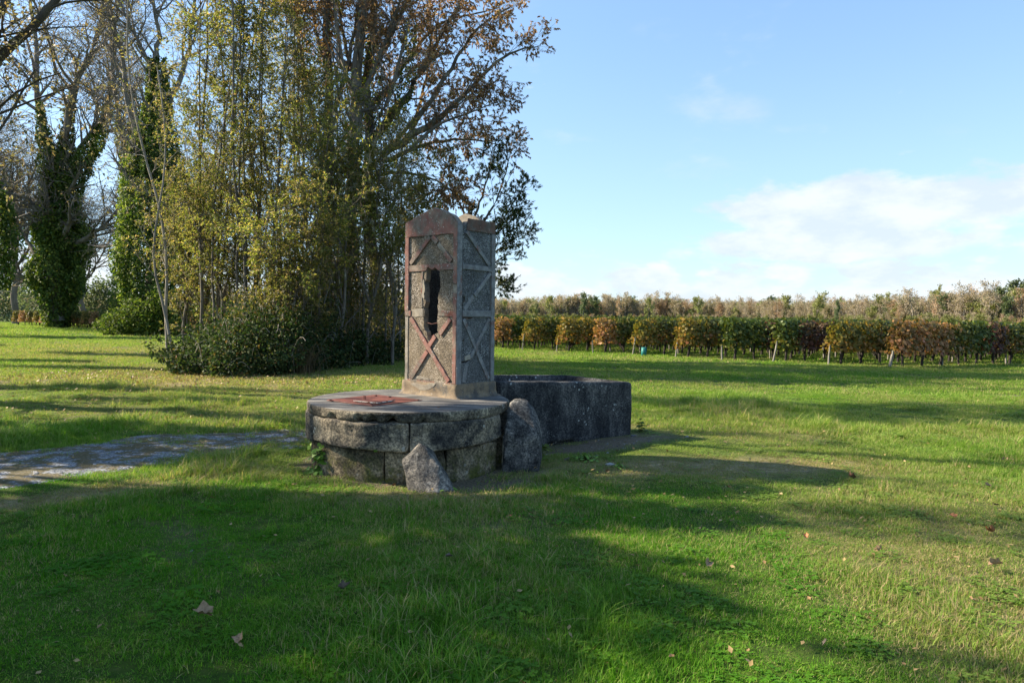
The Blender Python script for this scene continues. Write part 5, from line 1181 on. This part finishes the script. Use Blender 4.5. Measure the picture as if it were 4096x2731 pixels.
# slim extra stems
TS = ['thin bare stem just left of the left dark trunk', 'thin stem between the olive and the yellow trees', 'thin stem between the left and middle dark trunks', 'thin stem between the middle trunk and the russet ash', 'thin leaning stem in the left half of the grove', 'thin stem beside the yellow-topped tree', 'thin stem right of the russet ash trunk', 'thin stem behind the grey straight one at the left of the grove']
for k, (px, z, H, r0) in enumerate(((1215, 24, 13, .05), (1130, 23, 12, .045), (1345, 23, 12, .05), (1450, 23.5, 13, .06), (985, 22, 12, .05), (1020, 23, 11, .04), (1540, 24, 9, .045), (855, 22, 12, .045))):
    g = np.random.default_rng(500 + k); x = (px - 2048) / FPX * z; b = np.array([x, z, 0])
    mk_tree('sapling', b, [([b, b + [g.normal(0, .2), 0, H * .4], b + [g.normal(0, .6), 0, H]], r0, .012)], [dict(n=16, ln=.9, ang=45, trop=.1, segs=4, wob=.2, tmin=.2, rr=.35, rmin=.006), dict(n=5, ln=.4, ang=42, segs=3, wob=.2, trop=0, rmin=.004)],
            None, M['bark'], M['l_olive'], 500 + k, TS[k], group='thin stems among the grove', leafn=5, lsize=(.1, .034), tsides=(6, 3, 3, 3))
# --- green ash behind the pump housing
zg = 27; bg_ = np.array([(1900 - 2048) / FPX * zg, zg, 0])
lim = [([bg_] + L_(zg, (1900, 1200), (1890, 1000), (1880, 850)), .14, .07), (L_(zg, (1885, 900), (1930, 780), (1960, 680), (1965, 600)), .06, .012), (L_(zg, (1890, 950), (1980, 820), (2020, 700), (2045, 600)), .06, .012), (L_(zg, (1890, 1020), (2000, 900), (2060, 800), (2100, 735)), .05, .012),
       (L_(zg, (1895, 1060), (1980, 1010), (2050, 960), (2105, 930)), .045, .012), (L_(zg, (1895, 1100), (1960, 1060), (2010, 1030), (2050, 1010)), .04, .012), (L_(zg, (1900, 1180), (1950, 1160), (1985, 1150), (2010, 1155)), .035, .01),
       (L_(zg, (1880, 900), (1820, 780), (1790, 700), (1800, 640)), .05, .012), (L_(zg, (1885, 950), (1780, 850), (1700, 800), (1650, 760)), .05, .012), (L_(zg, (1895, 1040), (1990, 930), (2050, 880), (2080, 840)), .05, .012)]
mk_tree('green_ash_tree', bg_, lim, [dict(n=12, ln=.95, ang=40, trop=.14, segs=4, wob=.14, tmin=.3, rr=.4, rmin=.008), dict(n=5, ln=.46, ang=40, segs=3, wob=.14, trop=.08, rmin=.005), dict(n=3, ln=.24, ang=40, segs=3, wob=.12, trop=.05, rmin=.003)],
        None, M['bark'], M['l_green'], 431, 'small dark green feathery ash peeping out right of the pump housing', leafn=20, lsize=(.105, .026), droop=.1)
# --- bramble thicket along the foot of the grove
def thicket(name, blobs, n, size, mt, seed, label, cat, stems=120):
    g = np.random.default_rng(seed); B = np.array(blobs, float); w_ = (B[:, 3] * B[:, 4] * B[:, 5]) ** .7; t = g.choice(len(B), n, p=w_ / w_.sum())
    d = g.normal(size=(n, 3)); d /= np.linalg.norm(d, axis=1, keepdims=True); r = g.uniform(.25, 1, n) ** .4
    P = B[t, :3] + d * B[t, 3:6] * (r * (1 + .45 * fnoise(B[t, :3] + d * 1.3, 2.6, seed, 3)))[:, None]; k = P[:, 2] > .02; P, d = P[k], d[k]; loc = B[0, :3] * [1, 1, 0]
    e = empty(name, loc, label=label, cat=cat)
    V, F, rr_ = leaf_cards(P - loc, d * .5 + [0, 0, -.2], np.full(len(P), size), np.full(len(P), size * .62), g)
    link('foliage', quads('foliage', V, F, False, {'r': rr_}), mt, e)
    if stems:
        t = g.choice(len(B), stems, p=w_ / w_.sum()); b = B[t, :3] * [1, 1, 0] + g.normal(0, .35, (stems, 3)) * [1, .8, 0]; dd = np.clip(g.normal(size=(stems, 3)) * [.6, .6, 0], -.8, .8); hgt = B[t, 2] + B[t, 5]
        u = np.linspace(0, 1, 8)[None, :, None]; Pc = b[:, None] + dd[:, None] * u * .9 + np.array([0, 0, 1.]) * (hgt[:, None, None] * np.sin(u * 2.0) * g.uniform(.5, 1.0, (stems, 1, 1)))
        V, F = tubes(Pc - loc, np.full((stems, 8), .007), 3); tag(link('bramble_canes', quads('bramble_canes', V, F, True), M['bark_pale'], e), kind='stuff')
    return e
bl = []
for px, y_, h in ((705, 1495, .8), (740, 1500, 1.2), (800, 1500, 1.0), (860, 1508, 1.5), (920, 1504, 1.1), (980, 1508, 1.45), (1040, 1505, 1.2), (1100, 1500, 1.5), (1160, 1492, 1.1), (1220, 1488, 1.3), (1290, 1480, .9), (1370, 1472, 1.0), (1450, 1462, .9), (1540, 1452, .8)):
    p = gnd(px, y_); bl.append((p.x, p.y + .8, h * .45, .75, .9, h * .62)); bl.append((p.x + .1, p.y + 2.0, h * .6, .9, 1.1, h * .7)); bl.append((p.x + rng.normal(0, .3), p.y + .1, .15, .5, .4, .35))
for q in range(16):
    b_ = bl[int(rng.integers(len(bl)))]; bl.append((b_[0] + rng.normal(0, .5), b_[1] + rng.normal(0, .3), b_[2] + b_[5] * rng.uniform(.6, 1.0), rng.uniform(.2, .45), .4, rng.uniform(.2, .4)))
thicket('bramble_thicket', bl, 34000, .10, M['l_bramble'], 441, 'dense dark green bramble thicket at the foot of the grove', 'brambles', 140)
bl = []
for px, y_, h in ((980, 1480, 2.4), (1050, 1475, 2.9), (1120, 1470, 3.0), (1200, 1470, 3.3), (1290, 1462, 3.3), (1380, 1455, 3.4), (1460, 1448, 3.1), (1540, 1442, 2.6), (1600, 1440, 2.0)):
    p = gnd(px, y_); bl.append((p.x, p.y + .6, h * .5, .7, .9, h * .55)); bl.append((p.x, p.y - .2, .2, .6, .6, .4)); bl.append((p.x + .2, p.y + 2.2, h * .65, .8, .9, h * .5)); bl.append((p.x + rng.normal(0, .3), p.y + rng.uniform(0, 2), h * rng.uniform(.8, 1.15), .45, .5, .55))
thicket('undergrowth_shrubs', bl, 40000, .085, M['l_olive'], 442, 'tangled olive shrubs and bare twigs under the dark trunks', 'shrubs', 420)
bl = []
for px, y_, h in ((520, 1325, 2.0), (580, 1330, 2.6), (640, 1335, 3.0), (470, 1320, 1.6), (700, 1335, 3.0)):
    p = at(px, y_, 48); bl.append((p.x, p.y, h * .5, 1.4, 1.4, h * .6))
thicket('ivy_shrubs', bl, 9000, .2, M['l_ivy'], 443, 'dark bushes round the foot of the sunlit ivy column', 'shrubs', 60)
bl = []
for px, h in ((30, 7), (90, 6.5), (150, 7), (300, 6), (370, 6.5), (450, 7), (520, 6), (780, 7), (860, 6), (-40, 8), (420, 6), (950, 6), (1050, 5)):
    p = at(px, 1290, 98 if px > 100 else 110); bl.append((p.x, p.y, h * .45, 3.2, 2, h * .6))
thicket('hedgerow', bl, 16000, .4, M['l_far_dark'], 444, 'dark shady hedgerow behind the far left vine rows', 'hedge', 0)
# clematis with seed heads hung over the trunks
cl_blobs = []
for px, py, z in ((1290, 330, 22.6), (1255, 420, 22.6), (1340, 480, 22.4), (1400, 560, 22.2), (1440, 650, 22.0), (1480, 760, 22.0), (1520, 860, 22.0), (1550, 950, 22.0), (1330, 620, 22.3), (1380, 720, 22.0), (1500, 640, 22.2)):
    p = at(px, py, z); cl_blobs.append((p.x, p.y, p.z, .5, .45, .75))
e = thicket('clematis', cl_blobs, 6500, .085, M['l_yellow'], 451, 'yellow-green climbing clematis with grey fluffy seed heads, left of the housing', 'climbing plant', 0)
g = np.random.default_rng(452); Pf, Df = [], []
for k in range(64):
    b = cl_blobs[int(g.integers(len(cl_blobs)))]; c_ = np.array(b[:3]) + g.normal(0, 1, 3) * [.5, .1, .6] + [0, -.5, 0]; n = 70; d = g.normal(size=(n, 3)); d /= np.linalg.norm(d, axis=1, keepdims=True)
    Pf.append(c_ + d * .05 * g.uniform(.2, 1.4, (n, 1))); Df.append(d)
Pf = np.concatenate(Pf) - np.array(e.location); Df = np.concatenate(Df); V, F, r = leaf_cards(Pf, Df, np.full(len(Pf), .05), np.full(len(Pf), .016), g)
link('seed_heads', quads('seed_heads', V, F, False, {'r': r}), M['fluff'], e)
# dry grass tussock at the foot of the shrubs
g = np.random.default_rng(461); p0 = gnd(1215, 1495); n = 130; az_ = g.uniform(0, 6.28, n); u = np.linspace(0, 1, 6)[None, :, None]
P = (g.normal(0, .16, (n, 3)) * [1, 1, 0])[:, None] + np.stack([np.cos(az_), np.sin(az_), 0 * az_], 1)[:, None] * (u ** 2) * g.uniform(.1, .6, (n, 1, 1)) + np.array([0, 0, 1.]) * u * (1 - .3 * u) * g.uniform(.6, 1.3, (n, 1, 1))
V, F = tubes(P, np.linspace(.009, .003, 6)[None].repeat(n, 0), 3); tag(link('dry_tussock', quads('dry_tussock', V, F), M['straw'], None, p0), 'tuft of long dry straw-coloured grass before the dark shrubs', 'grass tuft')

# ------------------------------------------------------------------ trees out of frame on the left: they cast the shade
def shade_tree(loc, blobs, n, size, seed, mt='l_olive', label='leafy tree standing out of view to the left'):
    g = np.random.default_rng(seed); b = np.array(loc, float); B = np.array(blobs, float)
    lim = [([b, b + [0, 0, B[:, 2].mean() * .6], np.array([b[0], b[1], B[:, 2].max()])], .16, .04)]
    for q in B: lim.append(([[b[0], b[1], q[2] * .45], (b * .5 + q[:3] * .5), q[:3]], .08, .02))
    e = mk_tree('shade_tree', b, lim, [dict(n=6, ln=1.2, ang=45, trop=.05, segs=4, wob=.2, tmin=.5, rr=.4, rmin=.01)], None, M['bark'], None, seed, label, leafn=0, group='trees out of view on the left')
    w_ = (B[:, 3] * B[:, 4] * B[:, 5]) ** .8; t = g.choice(len(B), n, p=w_ / w_.sum()); d = g.normal(size=(n, 3)); d /= np.linalg.norm(d, axis=1, keepdims=True)
    P = B[t, :3] + d * B[t, 3:6] * (g.uniform(0, 1, (n, 1)) ** .38) * (1 + .25 * fnoise(B[t, :3] + d * 2, 1.5, seed, 3))[:, None]
    V, F, r = leaf_cards(P - b, d, np.full(n, size), np.full(n, size * .6), g); link('crown', quads('crown', V, F, False, {'r': r}), M[mt], e); return e
# light dapples
KX = math.cos(SUN_EL) / math.sin(SUN_EL) * -math.sin(SUN_AZ); KY = -math.cos(SUN_EL) / math.sin(SUN_EL) * math.cos(SUN_AZ)
def sb(gx_, gy_, Z, rx_, ry_, rz_): return (gx_ - KX * Z, gy_ - KY * Z, Z, rx_, ry_, rz_)      # crown clump at height Z that shades the ground round (gx_, gy_)
shade_tree((-10.5, 5.6, 0), [sb(-1.2, 4.4, 6.0, 1.9, 1.2, 1.2), sb(-1.8, 2.6, 6.2, 2.0, 1.3, 1.2), sb(-0.2, 3.9, 7.2, 1.2, .8, .8), sb(-4.2, 4.2, 5.6, 2.0, 1.3, 1.2), sb(-4.5, 2.2, 6.0, 2.2, 1.5, 1.2)], 13000, .17, 601, label='dense leafy tree standing out of view near on the left')
shade_tree((-12.5, 8.0, 0), [sb(0.2, 5.6, 7.0, 1.6, .45, .7), sb(1.2, 6.55, 8.5, 1.3, .35, .5), sb(2.6, 6.95, 9.5, 1.0, .22, .4), sb(-2.6, 5.5, 6.5, 1.8, .6, .9)], 6000, .15, 602, label='narrow leafy tree out of view on the left, behind the dense one')
shade_tree((-11.2, 10.3, 0), [sb(-4.1, 8.0, 5.0, 1.3, .9, .9), sb(-3.3, 8.9, 5.2, .9, .6, .8), sb(-5.8, 7.6, 4.6, 1.2, .9, .9), sb(-5.2, 9.3, 5.0, 1.2, .5, .8)], 6500, .14, 603, 'l_ivy', 'evergreen tree out of view on the left, level with the gravel path')
shade_tree((-19.5, 11.8, 0), [sb(-2.2, 6.9, 12, .9, .5, .7), sb(3.6, 5.4, 12.5, 1.6, .5, .9), sb(2.8, 2.9, 12, .9, .3, .6)], 1000, .15, 607, label='thinly leaved high tree out of view on the left')
shade_tree((-21, 17, 0), [sb(5.2, 12.6, 17, 2.6, .9, 1.0), sb(8.5, 12.6, 18, 2.6, 1.2, 1.0), sb(3.2, 13.4, 16.5, 1.8, .6, .8), sb(6.5, 11.2, 17, 2.2, .5, .7), sb(11, 11.6, 19, 2.6, .9, 1.0)], 3400, .22, 604, label='tall leafy tree out of view on the left, far up')
shade_tree((-27, 22, 0), [sb(-12, 19.5, 7, 2.5, .4, 1.0), sb(-16, 22, 8, 2.5, .5, 1.2), sb(-14, 26, 11, 3.0, .7, 2), sb(-9, 14.3, 9, 2.0, .3, .8), sb(-6.5, 12.6, 9.5, 1.8, .25, .7)], 6500, .22, 605, label='broad leafy tree out of view on the left beyond the path')
shade_tree((-42, 40, 0), [sb(-28, 32, 8, 4, 1.0, 2), sb(-32, 42, 8, 5, 1.5, 3)], 5000, .3, 606, label='leafy tree out of view at the far left')

# ------------------------------------------------------------------ single fallen leaves, weeds, pebbles
def fallen_leaf(seed):
    g = np.random.default_rng(seed); n = 15; th = np.linspace(-2.7, 2.7, n); rad = np.where(np.arange(n) % 3 == 1, 1.0, .86) * g.uniform(.85, 1.1, n); rad[n // 2] = 1.1
    ring = np.stack([rad * np.cos(th), rad * np.sin(th) * .8, 0 * th], 1); mid = ring * .5; V = np.concatenate([[[-.25, 0, 0], [-.95, 0, .05]], mid, ring]); cu = g.uniform(.8, 1.4)
    V[:, 2] = cu * V[:, 1] ** 2 * .9 + .35 * V[:, 0] ** 2 * g.uniform(-.2, 1) + g.normal(0, .05, len(V)); F4 = [[2 + i, 2 + i + 1, 2 + n + i + 1, 2 + n + i] for i in range(n - 1)]; F3 = [[0, 2 + i + 1, 2 + i] for i in range(n - 1)] + [[0, 1, 2], [0, 2 + n - 1, 1]]
    loops = np.concatenate([np.array(F4).ravel(), np.array(F3).ravel()]); me = np_mesh('fallen_leaf', V, loops, [4] * len(F4) + [3] * len(F3), True, {'r': np.full(len(V), g.uniform(.1, 1))}); return me
LC = {'grey': ((0.07, 0.055, 0.045), (0.15, 0.12, 0.095)), 'tan': ((0.20, 0.125, 0.065), (0.34, 0.23, 0.13)), 'rust': ((0.20, 0.08, 0.035), (0.34, 0.15, 0.07)), 'dark': ((0.06, 0.035, 0.025), (0.14, 0.08, 0.05))}
for k, (a_, b_) in LC.items():
    mt, N = new_mat(k + '_dry_leaf'); v = N.noise(N.n('ShaderNodeTexCoord').outputs['Object'], 3.0, 5, 0.65); finish(N, N.ramp(v, [(0.35, a_), (0.65, b_)]), 0.75, v, 0.4, 0.01); M['leaf_' + k] = mt
for i, (px, py, wpx, k, lb) in enumerate((
    (1376, 2388, 62, 'grey', 'large curled grey-brown leaf in the shaded grass below the well'), (813, 2494, 90, 'tan', 'long curled tan leaf in the shaded grass at the lower left'),
    (958, 2597, 66, 'tan', 'curled tan leaf lowest at the lower left'), (1794, 2264, 36, 'grey', 'small upright grey leaf in the middle foreground'),
    (2833, 2297, 48, 'tan', 'pale tan leaf at the edge of the foreground shade'), (3222, 2162, 30, 'rust', 'rust brown leaf standing in the grass right of centre'),
    (3514, 2240, 38, 'tan', 'small beige leaf right of the standing rust leaf'), (3962, 2141, 46, 'rust', 'bright rust leaf near the right edge'),
    (3980, 2301, 62, 'tan', 'wide flat tan leaf near the right edge, lower one'), (3404, 1918, 44, 'dark', 'dark brown leaf at the tip of the housing shadow'),
    (4019, 1839, 30, 'tan', 'pale leaf far up near the right edge'), (3950, 1952, 34, 'tan', 'beige leaf near the right edge below the far pale one'),
    (3980, 2039, 30, 'grey', 'greyish leaf near the right edge above the bright rust one'), (3814, 2083, 34, 'rust', 'reddish leaf left of the bright rust one'),
    (2046, 2083, 20, 'rust', 'small red-brown leaf in the shade below the guard stone'), (3640, 2060, 30, 'tan', 'small pale leaf in the sunlit grass right of centre'),
    (2915, 1967, 22, 'rust', 'small red leaf right of the straw patch'), (2430, 1886, 26, 'rust', 'brown leaf on the dry grass in front of the guard stone'),
    (1577, 1936, 22, 'rust', 'reddish leaf at the foot of the boulder'), (1932, 1912, 20, 'tan', 'pale leaf on the bare earth beside the guard stone'),
    (1962, 1915, 18, 'rust', 'brown leaf on the bare earth right of the pale one'), (3885, 2440, 30, 'tan', 'beige leaf in the grass at the lower right'), (3300, 2620, 34, 'grey', 'greyish leaf at the lower right edge of the photo'),
    (2270, 1838, 34, 'grey', 'brown leaf lying beneath the trough face'))):
    p = gnd(px, py); s_ = wpx / FPX * p.y / 2 * .95; h = 0.065 if p.y < 4.6 else 0.04 if p.y < 7 else .02
    if py < 1945 and px < 2500: h = 0.0
    o = link('fallen_leaf', fallen_leaf(700 + i), M['leaf_' + k], None, (p.x, p.y, gz(p.x, p.y) + h)); o.scale = (s_, s_, s_ * 1.1); o.rotation_euler = (rng.normal(-.5, .4), rng.normal(0, .4), rng.uniform(0, 6.28)); tag(o, lb, 'leaf', 'single dead leaves on the ground')
for px, py, lb in ((1413, 1622, 'small curled brown leaf on the slab below the hatch'), (1754, 1629, 'small orange leaf on the slab near its front edge')):
    p = gnd(px, py, T + .006); o = link('fallen_leaf', fallen_leaf(px), M['leaf_rust'], None, p); o.scale = (.018, .018, .012); o.rotation_euler = (0, 0, rng.uniform(0, 6)); tag(o, lb, 'leaf', 'single dead leaves on the slab')
def weed(loc, n, size, H, spread, seed, label, mt='l_ivy', flat_=0.0, name='weed'):
    g = np.random.default_rng(seed); t = g.uniform(0, 1, n); a = g.uniform(0, 6.28, n); P = np.stack([np.cos(a) * spread * t, np.sin(a) * spread * t * (1 - flat_), H * g.uniform(.05, 1, n) * (1 - .4 * t)], 1)
    Dn = np.stack([np.cos(a) * .4, np.sin(a) * .4 - .5 * (flat_ > 0), np.ones(n)], 1) + g.normal(0, .25, (n, 3)); Dn /= np.linalg.norm(Dn, axis=1, keepdims=True); Dt = np.stack([np.cos(a), np.sin(a), -.2 + 0 * a], 1)
    V, F = leaf_discs(P, Dn, Dt, g.uniform(.6, 1.1, n) * size, g); st = np.stack([np.linspace([0, 0, 0], p, 5) for p in P]); V2, F2 = tubes(st, np.full((n, 5), .0012), 3)
    e = empty(name, loc, label=label, cat='weed'); link('leaves', quads('leaves', V, F, False, {'r': np.repeat(g.uniform(.3, 1, n), 6)}), M[mt], e); link('stem', quads('stem', V2, F2, False), M['vinewood'], e)
M['l_weed'] = leaf_mat('fresh_weed_leaves', [(0, (0.07, 0.17, 0.02)), (1, (0.20, 0.34, 0.05))], 0.35, 3.0)
def onwall(px, py, rad):
    t_ = theta(px, rad); x = WC[0] + rad * math.cos(t_); y = WC[1] + rad * math.sin(t_); d = ray(px, py); k = y / d.y; return (x, y, (EYE + d * k).z)
weed(onwall(1280, 1850, 1.09), 46, .034, .20, .11, 801, 'round-leaved weed climbing the left of the well wall', 'l_weed', .6)
weed(onwall(1265, 1895, 1.10), 36, .034, .09, .12, 802, 'low round-leaved weed at the foot of the well, left', 'l_weed', .4)
weed(onwall(1240, 1800, 1.07), 18, .026, .08, .06, 803, 'tiny weed high on the mossy left stone', 'l_weed', .5)
weed(onwall(1504, 1802, 1.10), 9, .030, .02, .035, 804, 'single bright rosette growing from the joint of the well wall', 'l_weed', .5)
weed(gnd(2340, 1838), 60, .028, .07, .17, 805, 'yellow-green leafy weeds before the trough', 'l_weed')
weed(gnd(2180, 1800), 22, .026, .10, .07, 806, 'dark weed between guard stone and trough', 'l_ivy')
weed(gnd(2565, 1724), 26, .040, .20, .10, 807, 'dark thistle-like weed at the right end of the trough', 'l_ivy')
weed(gnd(2480, 1870), 34, .022, .05, .18, 808, 'low creeping weeds on the earth right of the guard stone', 'l_weed')
weed(gnd(1540, 1905), 30, .024, .10, .08, 809, 'small green weed at the foot of the well beside the boulder', 'l_weed')
weed(gnd(1780, 1962), 34, .024, .06, .12, 810, 'small green weed at the right foot of the boulder', 'l_weed')
for i, (px, py, sz, lb) in enumerate(((2535, 1742, .05, 'white stone at the right foot of the trough'), (2440, 1862, .07, 'pale flat stone on the edge of the bare earth'), (2385, 1812, .03, 'small white pebble in the trough shade'), (800, 1752, .06, 'pale stone on the far edge of the gravel path'), (455, 1851, .05, 'light stone in the middle of the gravel path'))):
    p = gnd(px, py); o = link('loose_stone', pebble(np.random.default_rng(900 + i), 'loose_stone'), None, None, (p.x, p.y, gz(p.x, p.y) + .012)); o.scale = (sz, sz * .7, sz * .6); tag(o, lb, 'stone', 'loose pale stones on the ground')
